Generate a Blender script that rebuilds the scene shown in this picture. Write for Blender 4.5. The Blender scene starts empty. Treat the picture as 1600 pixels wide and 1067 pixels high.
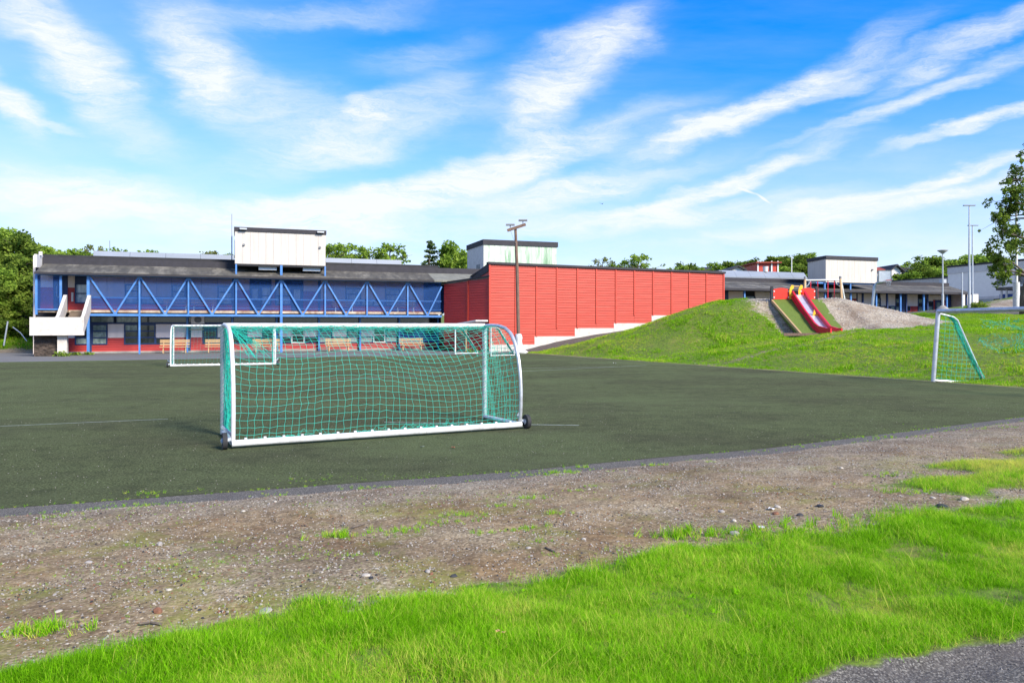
import bpy, math, random
import numpy as np
from mathutils import Vector, Matrix, noise as mnoise
random.seed(7); rng = np.random.default_rng(7)
SC = bpy.context.scene; COL = SC.collection
F = 1160.0; HV = 509.0; CZ = 2.0          # focal length in pixels, horizon row, eye height over the pitch (survey of the place)

# ------------------------------------------------------------------ camera
cam = bpy.data.cameras.new('camera'); camo = bpy.data.objects.new('camera', cam); COL.objects.link(camo)
camo.location = (0, 0, CZ); camo.rotation_euler = (math.pi/2, 0, 0)
cam.sensor_width = 36; cam.lens = F/1600*36; cam.shift_y = -(533.5-HV)/1600
cam.clip_start = .05; cam.clip_end = 6000
SC.camera = camo
# ------------------------------------------------------------------ world
SUN_AZ, SUN_EL = math.radians(134), math.radians(34)
W = bpy.data.worlds.new('World'); SC.world = W; W.use_nodes = True
nt = W.node_tree; N = nt.nodes; L = nt.links; N.clear()
def nd(tree, typ, **kw):
    n = tree.nodes.new(typ)
    for k, v in kw.items():
        if k.startswith('i_'):
            n.inputs[int(k[2:])].default_value = v
        else: setattr(n, k, v)
    return n
def wm(op, a, b=None, c=None):
    n = nt.nodes.new('ShaderNodeMath'); n.operation = op
    for i, x in enumerate((a, b, c)):
        if x is None: continue
        if isinstance(x, (int, float)): n.inputs[i].default_value = x
        else: L.new(x, n.inputs[i])
    return n.outputs[0]
sky = nd(nt, 'ShaderNodeTexSky'); sky.sky_type = 'NISHITA'; sky.sun_disc = False
sky.sun_elevation = SUN_EL; sky.sun_rotation = SUN_AZ; sky.air_density = 1.0; sky.dust_density = .3; sky.ozone_density = 3.0
hs = nd(nt, 'ShaderNodeHueSaturation'); hs.inputs['Saturation'].default_value = 1.35; hs.inputs['Value'].default_value = .98
tn = nd(nt, 'ShaderNodeMix'); tn.data_type = 'RGBA'; tn.blend_type = 'MULTIPLY'; tn.inputs['Factor'].default_value = 1; tn.inputs['B'].default_value = (.66, .97, 1.46, 1)
L.new(sky.outputs[0], tn.inputs['A']); L.new(tn.outputs['Result'], hs.inputs['Color'])
tc = nd(nt, 'ShaderNodeTexCoord'); sx = nd(nt, 'ShaderNodeSeparateXYZ'); L.new(tc.outputs['Generated'], sx.inputs[0])
X, Y, Z = sx.outputs
az = wm('ARCTAN2', X, Y); el = wm('ARCSINE', Z)
cx = nd(nt, 'ShaderNodeCombineXYZ'); L.new(az, cx.inputs[0]); L.new(el, cx.inputs[1])
# warp
def wnoise(vec, scale, detail=4, rough=.55):
    n = nd(nt, 'ShaderNodeTexNoise'); n.inputs['Scale'].default_value = scale; n.inputs['Detail'].default_value = detail
    n.inputs['Roughness'].default_value = rough; L.new(vec, n.inputs['Vector']); return n
def wmap(vec, loc=(0,0,0), rot=(0,0,0), scale=(1,1,1), typ='POINT'):
    n = nd(nt, 'ShaderNodeMapping'); n.vector_type = typ
    n.inputs['Location'].default_value = loc; n.inputs['Rotation'].default_value = rot; n.inputs['Scale'].default_value = scale
    L.new(vec, n.inputs['Vector']); return n.outputs[0]
def vmath(op, a, b):
    n = nd(nt, 'ShaderNodeVectorMath'); n.operation = op
    for i, x in enumerate((a, b)):
        if isinstance(x, tuple): n.inputs[i].default_value = x
        else: L.new(x, n.inputs[i])
    return n
wn = wnoise(wmap(cx.outputs[0], rot=(0,0,-.25), scale=(1,2.6,1)), 5, 6, .6)
off = vmath('SUBTRACT', wn.outputs['Color'], (.5,.5,.5)); off = vmath('MULTIPLY', off.outputs[0], (.16,.075,0))
wv = vmath('ADD', cx.outputs[0], off.outputs[0]).outputs[0]
STREAKS = [(110,85,190,48,-40,.95),(290,95,95,50,-52,.85),(5,150,70,26,-35,.95),(70,187,60,8,-5,.6),(120,300,190,48,-3,1.0),(430,175,170,60,-15,.55),(560,215,230,42,16,.6),(480,30,220,24,8,.35),
 (890,105,170,62,30,.7),(840,200,120,70,60,.6),(780,262,320,34,17,.95),(1130,185,190,26,17,.95),(1290,120,170,30,20,.5),(1540,60,180,20,20,.7),
 (1450,150,230,17,17,.65),(1540,195,150,11,13,.85),(1120,290,210,17,14,1.0),(1430,295,260,14,10,1.0),(1350,335,300,15,7,.9),(540,320,230,28,5,.9),
 (470,350,240,42,0,1.0),(880,300,240,28,10,.9),(1000,340,330,26,3,.8),(585,178,45,24,0,.6),(660,90,120,30,12,.3),(330,60,90,40,-50,.35),(650,150,140,26,20,.4),(960,60,80,40,30,.4),(1380,110,160,12,18,.45),(1250,215,90,7,15,.3)]
acc = None
for (u, v, hl, hw, ang, st) in STREAKS:
    a = math.atan2(u-800, F); e = math.atan2(HV-v, math.hypot(F, u-800))
    mp = wmap(wv, (a, e, 0), (0, 0, math.radians(ang)), (hl/F*1.15, hw/F*1.12, 1), 'TEXTURE')
    ln = vmath('LENGTH', mp, (0,0,0)).outputs['Value']
    mr = nd(nt, 'ShaderNodeMapRange'); mr.interpolation_type = 'SMOOTHERSTEP'
    mr.inputs['From Min'].default_value = 1.15; mr.inputs['From Max'].default_value = 0.1; mr.inputs['To Max'].default_value = st
    L.new(ln, mr.inputs['Value'])
    acc = mr.outputs[0] if acc is None else wm('ADD', acc, wm('MULTIPLY', mr.outputs[0], wm('SUBTRACT', 1.0, wm('MULTIPLY', acc, .55))))
# fibrous texture
fib = wnoise(wmap(wv, rot=(0,0,-.38), scale=(2.4,17,1)), 7, 10, .78).outputs['Fac']
fib2 = wnoise(wmap(wv, rot=(0,0,-.5), scale=(1,3,1)), 6, 8, .6).outputs['Fac']
fb = nd(nt, 'ShaderNodeMapRange'); fb.inputs['From Min'].default_value = .33; fb.inputs['From Max'].default_value = .62; fb.inputs['To Min'].default_value = .22; fb.inputs['To Max'].default_value = 1.2
L.new(wm('MULTIPLY_ADD', fib2, .45, wm('MULTIPLY', fib, .55)), fb.inputs['Value'])
streak = wm('MULTIPLY', acc, fb.outputs[0])
for (u, v, hl, hw, ang) in ((1168,299,20,2.6,-22),(1192,310,17,2.6,-38)):   # short bent vapour trail
    mp = wmap(cx.outputs[0], (math.atan2(u-800, F), math.atan2(HV-v, math.hypot(F, u-800)), 0), (0,0,math.radians(ang)), (hl/F, hw/F, 1), 'TEXTURE')
    mr = nd(nt, 'ShaderNodeMapRange'); mr.interpolation_type = 'SMOOTHERSTEP'; mr.inputs['From Min'].default_value = 1.1; mr.inputs['From Max'].default_value = .1; mr.inputs['To Max'].default_value = .7
    L.new(vmath('LENGTH', mp, (0,0,0)).outputs['Value'], mr.inputs['Value']); streak = wm('ADD', streak, mr.outputs[0])
# thin veil everywhere (planar high cloud)
pl = nd(nt, 'ShaderNodeCombineXYZ'); zz = wm('ADD', wm('MAXIMUM', Z, 0.0), .12)
L.new(wm('DIVIDE', X, zz), pl.inputs[0]); L.new(wm('DIVIDE', Y, zz), pl.inputs[1])
veil = wnoise(wmap(pl.outputs[0], rot=(0,0,.9), scale=(.5,1.5,1)), .8, 8, .62).outputs['Fac']
vr = nd(nt, 'ShaderNodeMapRange'); vr.inputs['From Min'].default_value = .42; vr.inputs['From Max'].default_value = .8; vr.inputs['To Max'].default_value = .22
L.new(veil, vr.inputs['Value'])
hz = nd(nt, 'ShaderNodeMapRange'); hz.interpolation_type = 'SMOOTHSTEP'; hz.inputs['From Min'].default_value = .33; hz.inputs['From Max'].default_value = .02; hz.inputs['To Max'].default_value = .82
L.new(Z, hz.inputs['Value'])
lft = nd(nt, 'ShaderNodeMapRange'); lft.interpolation_type = 'SMOOTHSTEP'; lft.inputs['From Min'].default_value = -.05; lft.inputs['From Max'].default_value = -.85; lft.inputs['To Max'].default_value = .33
L.new(az, lft.inputs['Value'])
inv = lambda x: wm('SUBTRACT', 1.0, x)
tot = inv(wm('MULTIPLY', wm('MULTIPLY', inv(wm('MINIMUM', streak, .93)), inv(vr.outputs[0])), wm('MULTIPLY', inv(wm('MULTIPLY', hz.outputs[0], wm('MULTIPLY_ADD', fib2, .7, .65))), inv(lft.outputs[0]))))
tot = wm('MINIMUM', wm('MAXIMUM', tot, 0.0), 1.0)
mx = nd(nt, 'ShaderNodeMix'); mx.data_type = 'RGBA'; L.new(tot, mx.inputs['Factor']); L.new(hs.outputs[0], mx.inputs['A']); mx.inputs['B'].default_value = (4.7, 4.85, 5.05, 1)
bg = nd(nt, 'ShaderNodeBackground'); bg.inputs['Strength'].default_value = .11; L.new(mx.outputs['Result'], bg.inputs['Color'])
wo = nd(nt, 'ShaderNodeOutputWorld'); L.new(bg.outputs[0], wo.inputs[0])
# ------------------------------------------------------------------ sun
sl = bpy.data.lights.new('sun', 'SUN'); sl.energy = 4.2; sl.angle = math.radians(16); sl.color = (1, .91, .76)
so = bpy.data.objects.new('sun', sl); COL.objects.link(so)
sd = Vector((math.sin(SUN_AZ)*math.cos(SUN_EL), math.cos(SUN_AZ)*math.cos(SUN_EL), math.sin(SUN_EL)))
so.rotation_euler = sd.to_track_quat('Z', 'Y').to_euler(); so.location = (30, -30, 40)
SC.view_settings.view_transform = 'Standard'; SC.view_settings.look = 'None'; SC.view_settings.gamma = 1
SC.view_settings.use_curve_mapping = False; SC.view_settings.exposure = 0.95

# ------------------------------------------------------------------ materials
def new_mat(name):
    m = bpy.data.materials.new(name); m.use_nodes = True; return m
def pm(name, c1, c2=None, scale=3.0, rough=.7, bump=0., bscale=None, stretch=(1,1,1), metal=0., detail=5, c3=None, scale3=.5, amt3=.5, spec=.5, trans=0.):
    m = new_mat(name); t = m.node_tree; b = t.nodes['Principled BSDF']; LK = t.links
    b.inputs['Roughness'].default_value = rough; b.inputs['Metallic'].default_value = metal
    b.inputs['Specular IOR Level'].default_value = spec
    tcn = t.nodes.new('ShaderNodeTexCoord'); mp = t.nodes.new('ShaderNodeMapping'); mp.inputs['Scale'].default_value = stretch
    LK.new(tcn.outputs['Object'], mp.inputs[0])
    nz = t.nodes.new('ShaderNodeTexNoise'); nz.inputs['Scale'].default_value = scale; nz.inputs['Detail'].default_value = detail; nz.inputs['Roughness'].default_value = .62
    LK.new(mp.outputs[0], nz.inputs['Vector'])
    c2 = c2 or tuple(x*.82 for x in c1)
    r = t.nodes.new('ShaderNodeValToRGB'); r.color_ramp.elements[0].position = .33; r.color_ramp.elements[1].position = .67
    r.color_ramp.elements[0].color = (*c2, 1); r.color_ramp.elements[1].color = (*c1, 1)
    LK.new(nz.outputs['Fac'], r.inputs[0]); col = r.outputs[0]
    if c3:
        n3 = t.nodes.new('ShaderNodeTexNoise'); n3.inputs['Scale'].default_value = scale3; n3.inputs['Detail'].default_value = 7; n3.inputs['Roughness'].default_value = .7
        LK.new(mp.outputs[0], n3.inputs['Vector'])
        rr = t.nodes.new('ShaderNodeMapRange'); rr.inputs['From Min'].default_value = .5; rr.inputs['From Max'].default_value = .62; rr.inputs['To Max'].default_value = amt3
        LK.new(n3.outputs['Fac'], rr.inputs['Value'])
        mm = t.nodes.new('ShaderNodeMix'); mm.data_type = 'RGBA'; LK.new(rr.outputs[0], mm.inputs['Factor']); LK.new(col, mm.inputs['A']); mm.inputs['B'].default_value = (*c3, 1)
        col = mm.outputs['Result']
    LK.new(col, b.inputs['Base Color'])
    if bump:
        bp = t.nodes.new('ShaderNodeBump'); bp.inputs['Strength'].default_value = 1; bp.inputs['Distance'].default_value = bump
        if bscale:
            n2 = t.nodes.new('ShaderNodeTexNoise'); n2.inputs['Scale'].default_value = bscale; n2.inputs['Detail'].default_value = 4; LK.new(mp.outputs[0], n2.inputs['Vector']); LK.new(n2.outputs['Fac'], bp.inputs['Height'])
        else: LK.new(nz.outputs['Fac'], bp.inputs['Height'])
        LK.new(bp.outputs[0], b.inputs['Normal'])
    return m
M = {}
M['white_paint'] = pm('white_paint', (.66,.63,.60), (.56,.535,.51), 2.5, .6, c3=(.45,.44,.42), scale3=1.2, amt3=.35)
M['white_peel'] = pm('white_peel', (.86,.82,.76), (.80,.76,.70), 2, .7, c3=(.16,.14,.12), scale3=5, amt3=.0)
M['pink_white'] = pm('pink_white', (.78,.67,.62), (.71,.61,.56), 1.2, .6, stretch=(3,3,.5))
M['box_white'] = pm('box_white', (.52,.48,.435), (.47,.43,.385), 1.0, .6, stretch=(4,4,.4), c3=(.36,.33,.29), scale3=.8, amt3=.35)
M['algae_white'] = pm('algae_white', (.58,.60,.54), (.34,.46,.33), .8, .7, stretch=(2.2,2.2,.35), c3=(.15,.30,.16), scale3=.6, amt3=.9)
M['red_boards'] = pm('red_boards', (.50,.045,.019), (.41,.032,.014), 1.5, .55, stretch=(.6,.6,9), bump=.004, c3=(.52,.085,.05), scale3=.8, amt3=.45)
M['red_lower'] = pm('red_lower', (.44,.035,.028), (.34,.022,.020), 1.5, .5, stretch=(.6,.6,7))
M['black_felt'] = pm('black_felt', (.028,.026,.034), (.018,.017,.022), 3, .75)
M['shingle'] = pm('shingle', (.10,.092,.075), (.045,.042,.037), 1.6, .9, stretch=(1.6,.7,1), bump=.02, bscale=14, c3=(.24,.22,.18), scale3=.5, amt3=.55, detail=8)
M['shingle_light'] = pm('shingle_light', (.20,.20,.17), (.13,.13,.11), 2, .9, bump=.01)
M['zinc'] = pm('zinc', (.22,.25,.30), (.18,.21,.25), 1, .5, stretch=(.3,1,1))
M['blue_steel'] = pm('blue_steel', (.07,.21,.50), (.05,.16,.42), 2, .4, c3=(.16,.28,.5), scale3=3, amt3=.35)
M['navy'] = pm('navy', (.018,.045,.14), (.012,.03,.10), 2, .45)
M['blue_board'] = pm('blue_board', (.025,.09,.32), (.018,.065,.25), 2, .5, stretch=(1,1,8))
M['deck_edge'] = pm('deck_edge', (.50,.42,.32), (.28,.19,.13), 1.5, .8, stretch=(1,1,.5), c3=(.18,.07,.03), scale3=2, amt3=.6)
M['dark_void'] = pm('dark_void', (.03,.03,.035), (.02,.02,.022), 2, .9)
M['concrete'] = pm('concrete', (.30,.29,.27), (.22,.21,.20), 3, .9, bump=.004)
M['step_brown'] = pm('step_brown', (.16,.12,.09), (.10,.075,.055), 4, .9)
M['plinth_white'] = pm('plinth_white', (.58,.54,.49), (.50,.46,.41), 1.6, .8, c3=(.36,.32,.28), scale3=2.6, amt3=.5)
M['aluminium'] = pm('aluminium', (.62,.63,.65), (.50,.51,.53), 9, .38, metal=.55, c3=(.35,.35,.35), scale3=6, amt3=.5)
M['goal_white'] = pm('goal_white', (.66,.66,.65), (.56,.56,.55), 6, .35, c3=(.36,.36,.34), scale3=5, amt3=.6)
M['rubber'] = pm('rubber', (.025,.025,.027), (.018,.018,.02), 8, .8)
M['net_green'] = pm('net_green', (.02,.56,.41), (.015,.46,.34), 5, .6)
M['net_teal'] = pm('net_teal', (.01,.30,.24), (.01,.24,.2), 5, .6)
M['bench_wood'] = pm('bench_wood', (.46,.31,.15), (.38,.24,.11), 6, .6, stretch=(1,6,6))
M['pole_wood'] = pm('pole_wood', (.20,.125,.09), (.10,.06,.045), 5, .85, stretch=(3,3,.5), bump=.006)
M['swing_wood'] = pm('swing_wood', (.50,.33,.17), (.40,.25,.12), 5, .7, stretch=(3,3,.5))
M['galv'] = pm('galv', (.50,.54,.58), (.42,.45,.49), 5, .45, metal=.3)
M['grey_metal'] = pm('grey_metal', (.22,.23,.24), (.17,.18,.19), 3, .5)
M['play_red'] = pm('play_red', (.80,.035,.012), (.70,.025,.01), 3, .4)
M['slide_red'] = pm('slide_red', (.62,.012,.03), (.52,.01,.025), 3, .35)
M['play_yellow'] = pm('play_yellow', (.85,.50,.02), (.78,.42,.015), 3, .4)
M['slide_bed'] = pm('slide_bed', (.66,.62,.66), (.55,.52,.56), 3, .25, metal=.4)
M['turf_carpet'] = pm('turf_carpet', (.115,.17,.020), (.08,.125,.014), 14, .95, bump=.01, bscale=60, detail=9)
M['brick_dark'] = pm('brick_dark', (.085,.062,.048), (.03,.023,.018), 3, .95, bump=.06, bscale=7, detail=9)
M['bark'] = pm('bark', (.16,.13,.10), (.07,.055,.045), 6, .9, stretch=(3,3,.7), bump=.01)
M['bark_pale'] = pm('bark_pale', (.40,.37,.33), (.10,.08,.07), 5, .9, stretch=(1,1,2.5))
M['stone'] = pm('stone', (.40,.37,.34), (.24,.22,.20), 12, .9, bump=.004)
M['stone_pale'] = pm('stone_pale', (.46,.42,.35), (.36,.32,.27), 12, .9, bump=.003)
M['stone_dark'] = pm('stone_dark', (.035,.035,.038), (.02,.02,.022), 12, .7, bump=.003)
M['stone_rust'] = pm('stone_rust', (.26,.12,.06), (.14,.06,.035), 12, .9, bump=.003)
M['leaf_dry'] = pm('leaf_dry', (.62,.36,.16), (.45,.22,.1), 20, .8)
M['leaf_red'] = pm('leaf_red', (.45,.11,.06), (.3,.07,.04), 20, .8)
M['roof_red'] = pm('roof_red', (.30,.05,.03), (.22,.035,.02), 2, .8)
M['house_white'] = pm('house_white', (.75,.74,.72), (.66,.65,.63), 1, .7)
M['line_white'] = pm('line_white', (.34,.37,.33), (.16,.20,.15), 9, .9, detail=9)
M['curtain'] = pm('curtain', (.46,.50,.44), (.30,.34,.30), 2, .8, stretch=(14,1,1))
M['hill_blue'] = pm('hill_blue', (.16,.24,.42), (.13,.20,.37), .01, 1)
M['reed'] = pm('reed', (.20,.24,.06), (.14,.18,.04), 12, .8)
def glassy(name, c1, c2, refl=.5, scale=1.3):
    m = pm(name, c1, c2, scale, .08, stretch=(2.2,1,1)); b = m.node_tree.nodes['Principled BSDF']; b.inputs['Specular IOR Level'].default_value = refl; return m
M['glass_dark'] = glassy('glass_dark', (.035,.045,.045), (.012,.016,.018), .8)
M['glass_pale'] = glassy('glass_pale', (.34,.42,.38), (.12,.17,.15), .5, 2.2)
M['glass_painted_sky'] = glassy('glass_painted_sky', (.55,.66,.74), (.10,.20,.30), .8, 1.1)  # upper panes: the sky's reflection is painted into the pale blue glass colour
# translucent blue mesh screen
def screen():
    m = new_mat('screen_blue'); t = m.node_tree; b = t.nodes['Principled BSDF']; b.inputs['Base Color'].default_value = (.010,.075,.28,1); b.inputs['Roughness'].default_value = .8
    tr = t.nodes.new('ShaderNodeBsdfTransparent'); ms = t.nodes.new('ShaderNodeMixShader'); o = t.nodes['Material Output']
    tcn = t.nodes.new('ShaderNodeTexCoord'); nz = t.nodes.new('ShaderNodeTexNoise'); nz.inputs['Scale'].default_value = .7; nz.inputs['Detail'].default_value = 3
    t.links.new(tcn.outputs['Object'], nz.inputs['Vector'])
    r = t.nodes.new('ShaderNodeMapRange'); r.inputs['From Min'].default_value = .3; r.inputs['From Max'].default_value = .7; r.inputs['To Min'].default_value = .22; r.inputs['To Max'].default_value = .34
    t.links.new(nz.outputs['Fac'], r.inputs['Value']); t.links.new(r.outputs[0], ms.inputs[0])
    t.links.new(tr.outputs[0], ms.inputs[1]); t.links.new(b.outputs[0], ms.inputs[2]); t.links.new(ms.outputs[0], o.inputs[0]); return m
M['screen_blue'] = screen()
# foliage: diffuse + translucent, tinted per instance or per object
def leafy(name, ca, cb, cc=None, inst=True, tl=.35, nscale=0.6):
    m = new_mat(name); t = m.node_tree; LK = t.links; t.nodes.remove(t.nodes['Principled BSDF']); o = t.nodes['Material Output']
    d = t.nodes.new('ShaderNodeBsdfDiffuse'); tl_ = t.nodes.new('ShaderNodeBsdfTranslucent'); ms = t.nodes.new('ShaderNodeMixShader'); ms.inputs[0].default_value = tl
    r = t.nodes.new('ShaderNodeValToRGB'); r.color_ramp.elements[0].color = (*ca,1); r.color_ramp.elements[1].color = (*cb,1)
    if cc: e = r.color_ramp.elements.new(1.0); r.color_ramp.elements[1].position = .6; e.color = (*cc,1)
    if inst:
        a = t.nodes.new('ShaderNodeAttribute'); a.attribute_type = 'INSTANCER'; a.attribute_name = 'tint'; a2 = t.nodes.new('ShaderNodeAttribute'); a2.attribute_name = 'bl'; ad = t.nodes.new('ShaderNodeMath'); ad.operation = 'MULTIPLY_ADD'; ad.inputs[1].default_value = .6; LK.new(a2.outputs['Fac'], ad.inputs[0]); LK.new(a.outputs['Fac'], ad.inputs[2]); LK.new(ad.outputs[0], r.inputs[0])
    else:
        a = t.nodes.new('ShaderNodeAttribute'); a.attribute_type = 'GEOMETRY'; a.attribute_name = 'tint'; LK.new(a.outputs['Fac'], r.inputs[0])
    LK.new(r.outputs[0], d.inputs[0]); LK.new(r.outputs[0], tl_.inputs[0]); LK.new(d.outputs[0], ms.inputs[1]); LK.new(tl_.outputs[0], ms.inputs[2]); LK.new(ms.outputs[0], o.inputs[0])
    return m
M['grass'] = leafy('grass_blade', (.055,.20,.004), (.24,.55,.010), (.62,.58,.12), True, .4)
M['grass_far'] = leafy('grass_blade_far', (.07,.21,.005), (.25,.51,.014), (.56,.48,.11), True, .35)
M['leaves'] = leafy('tree_leaves', (.06,.11,.02), (.18,.26,.04), (.32,.40,.07), False, .45)
M['leaves_light'] = leafy('tree_leaves_light', (.09,.17,.02), (.24,.36,.05), (.38,.50,.09), False, .45)
M['leaves_olive'] = leafy('tree_leaves_olive', (.09,.12,.03), (.24,.27,.07), (.40,.40,.14), False, .45)
M['needles'] = leafy('pine_needles', (.03,.06,.025), (.08,.13,.045), (.13,.17,.06), False, .25)

# ------------------------------------------------------------------ mesh helpers
class MB:
    def __init__(s): s.v = []; s.f = []
    def add(s, vs, fs):
        o = len(s.v); s.v += [tuple(v) for v in vs]; s.f += [tuple(i+o for i in f) for f in fs]; return s
    def box(s, x0, x1, y0, y1, z0, z1):
        return s.add([(x0,y0,z0),(x1,y0,z0),(x1,y1,z0),(x0,y1,z0),(x0,y0,z1),(x1,y0,z1),(x1,y1,z1),(x0,y1,z1)],
                     [(0,3,2,1),(4,5,6,7),(0,1,5,4),(1,2,6,5),(2,3,7,6),(3,0,4,7)])
    def beam(s, p, q, w, h, up=(0,0,1)):
        p = Vector(p); q = Vector(q); d = (q-p).normalized(); u = Vector(up)
        if abs(d.dot(u)) > .98: u = Vector((0,1,0))
        r = d.cross(u).normalized(); t = r.cross(d).normalized(); vs = []
        for c in (p, q):
            for a, b in ((-1,-1),(1,-1),(1,1),(-1,1)): vs.append(c + r*a*w/2 + t*b*h/2)
        return s.add(vs, [(3,2,1,0),(4,5,6,7),(0,1,5,4),(1,2,6,5),(2,3,7,6),(3,0,4,7)])
    def tube(s, pts, r, n=10, cap=True):
        pts = [Vector(p) for p in pts]; k = len(pts); rs = r if isinstance(r, (list, tuple)) else [r]*k
        vs = []; fs = []; ref = None
        for i, p in enumerate(pts):
            d = (pts[min(i+1,k-1)] - pts[max(i-1,0)]).normalized()
            if ref is None: ref = Vector((0,0,1)) if abs(d.z) < .9 else Vector((0,1,0))
            a = d.cross(ref).normalized(); b = a.cross(d).normalized(); ref = b
            for j in range(n):
                t = 2*math.pi*j/n; vs.append(p + (a*math.cos(t) + b*math.sin(t))*rs[i])
        for i in range(k-1):
            for j in range(n): fs.append((i*n+j, i*n+(j+1)%n, (i+1)*n+(j+1)%n, (i+1)*n+j))
        if cap: fs.append(tuple(range(n-1,-1,-1))); fs.append(tuple((k-1)*n+j for j in range(n)))
        return s.add(vs, fs)
    def prism(s, poly, vec):      # planar polygon extruded by vec
        n = len(poly); v = Vector(vec); a = [Vector(p) for p in poly]
        return s.add(a + [p+v for p in a], [tuple(range(n-1,-1,-1)), tuple(range(n, 2*n))] + [(i,(i+1)%n,n+(i+1)%n,n+i) for i in range(n)])
    def build(s, name, mat, parent=None, smooth=False, loc=None, bevel=0):
        me = bpy.data.meshes.new(name); me.from_pydata(s.v, [], s.f); me.validate()
        import bmesh
        b = bmesh.new(); b.from_mesh(me); bmesh.ops.recalc_face_normals(b, faces=b.faces)
        if bevel: bmesh.ops.bevel(b, geom=[e for e in b.edges if len(e.link_faces) == 2 and e.calc_face_angle() > .6], offset=bevel, segments=2, affect='EDGES', profile=.6)
        b.to_mesh(me); b.free()
        if smooth: me.polygons.foreach_set('use_smooth', [True]*len(me.polygons))
        o = bpy.data.objects.new(name, me); COL.objects.link(o); me.materials.append(M[mat] if isinstance(mat, str) else mat)
        if parent: o.parent = parent
        if loc: o.location = loc
        return o
def smooth_sharp(o, ang=.6):
    me = o.data; me.polygons.foreach_set('use_smooth', [True]*len(me.polygons)); me.set_sharp_from_angle(angle=ang)
    return o
def tag(o, label=None, cat=None, group=None, kind=None):
    if label: o['label'] = label
    if cat: o['category'] = cat
    if group: o['group'] = group
    if kind: o['kind'] = kind
    return o
def thing(name, label, cat, loc=(0,0,0), rz=0, group=None):
    o = bpy.data.objects.new(name, None); COL.objects.link(o); o.location = loc; o.rotation_euler = (0,0,rz); o.empty_display_size = .3
    return tag(o, label, cat, group)
def copy_tree(o, parent=None):
    c = o.copy(); COL.objects.link(c)
    if parent: c.parent = parent
    for ch in list(o.children): copy_tree(ch, c)
    return c
def lathe(prof, n=20):
    m = MB(); vs = []; fs = []; k = len(prof)
    for r, z in prof:
        for j in range(n): t = 2*math.pi*j/n; vs.append((r*math.cos(t), r*math.sin(t), z))
    for i in range(k-1):
        for j in range(n): fs.append((i*n+j, i*n+(j+1)%n, (i+1)*n+(j+1)%n, (i+1)*n+j))
    fs.append(tuple(range(n-1,-1,-1))); fs.append(tuple((k-1)*n+j for j in range(n)))
    return m.add(vs, fs)
def px(u, Y): return (u-800)/F*Y
def pz(v, Y): return CZ + (HV-v)/F*Y
def G(u, v, z=0.): Yd = (CZ-z)*F/(v-HV); return (px(u, Yd), Yd)

# ------------------------------------------------------------------ terrain heights
EX = [-60,-14,-5.46,0,1.9,4.1,10.7,18,30]; EY = [-6,5.2,8.2,10.2,11.15,12.1,16.0,20.4,27.6]
def Edge(x): return np.interp(x, EX, EY)
S0 = np.array([16.3,23.7]); ST = np.array([-.4525,.8918]); SN = np.array([.8918,.4525])
def vnoise(x, y, sc, seed=0):
    r = np.random.default_rng(100+seed).random((64,64)); fx = np.mod(x/sc, 64); fy = np.mod(y/sc, 64)
    i = np.floor(fx).astype(int); j = np.floor(fy).astype(int); a = fx-i; b = fy-j; a = a*a*(3-2*a); b = b*b*(3-2*b)
    i1 = (i+1)%64; j1 = (j+1)%64; i%=64; j%=64
    return (r[i,j]*(1-a)+r[i1,j]*a)*(1-b) + (r[i,j1]*(1-a)+r[i1,j1]*a)*b
def sstep(a, b, x): t = np.clip((x-a)/(b-a), 0, 1); return t*t*(3-2*t)
def Hgt(x, y):
    x = np.asarray(x, float); y = np.asarray(y, float)
    D = Edge(x) - y; Dc = np.maximum(D-.35, 0)
    zn = .42*(1-np.exp(-Dc/5.0)) * sstep(0,1,Dc+.3)
    zn += np.where(D > .6, (vnoise(x,y,.55,1)-.5)*.035*sstep(.6,2,D) + (vnoise(x,y,1.7,2)-.5)*.08*sstep(1,3,D), 0)
    e = (x-S0[0])*SN[0] + (y-S0[1])*SN[1]
    zr = np.interp(e, [0,1.6,5,8,11.5,24,45,90], [0,.04,.75,1.25,1.68,2.3,3.3,4.0]) * (e > 0)
    bx = np.interp(x, [0,4.3,8.6,10.8,13.8,17,22,25,28.5], [0,.40,.90,1.50,2.1,2.1,1.85,1.05,0])
    w = np.where(y < 50.5, sstep(43.2, 50.0, y), 1-sstep(51.5, 57, y))
    zr = zr + bx*w*sstep(0, 2.2, e)*(e > 0)
    zr = zr - .22*sstep(15.6,16.4,x)*(1-sstep(21,21.8,x))*sstep(42.6,43.6,y)*(1-sstep(48,48.8,y))
    zr = zr + 1.75*np.exp(-(((x-50)/10)**2 + ((y-66)/7)**2)*1.2)
    zr += np.where(e > 1.5, (vnoise(x,y,2.2,3)-.5)*.13*sstep(1.5,5,e) + (vnoise(x,y,.7,4)-.5)*.06*sstep(1.5,4,e), 0)
    return zn*(D > 0) + zr
def lawn_edge(x):      # camera-side limit of the gravel verge
    return np.interp(x, [-14,-2.6,-1.6,-.45,1.05,1.97,3.7,5.3,12,30], [1.2,3.55,4.3,4.85,5.65,6.15,6.8,7.3,9.9,18])
def patchf(x, y): return 1 - np.sqrt(((x-8.4)/3.7)**2 + ((y-9.9-.42*(x-8.4))/1.25)**2) + (vnoise(x,y,.6,6)-.5)*.7
def path_edge(x): return np.interp(x, [-30,-.5,1.15,1.9,2.66,6,30], [-12,2.1,3.32,3.72,3.95,5.2,16])

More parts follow.
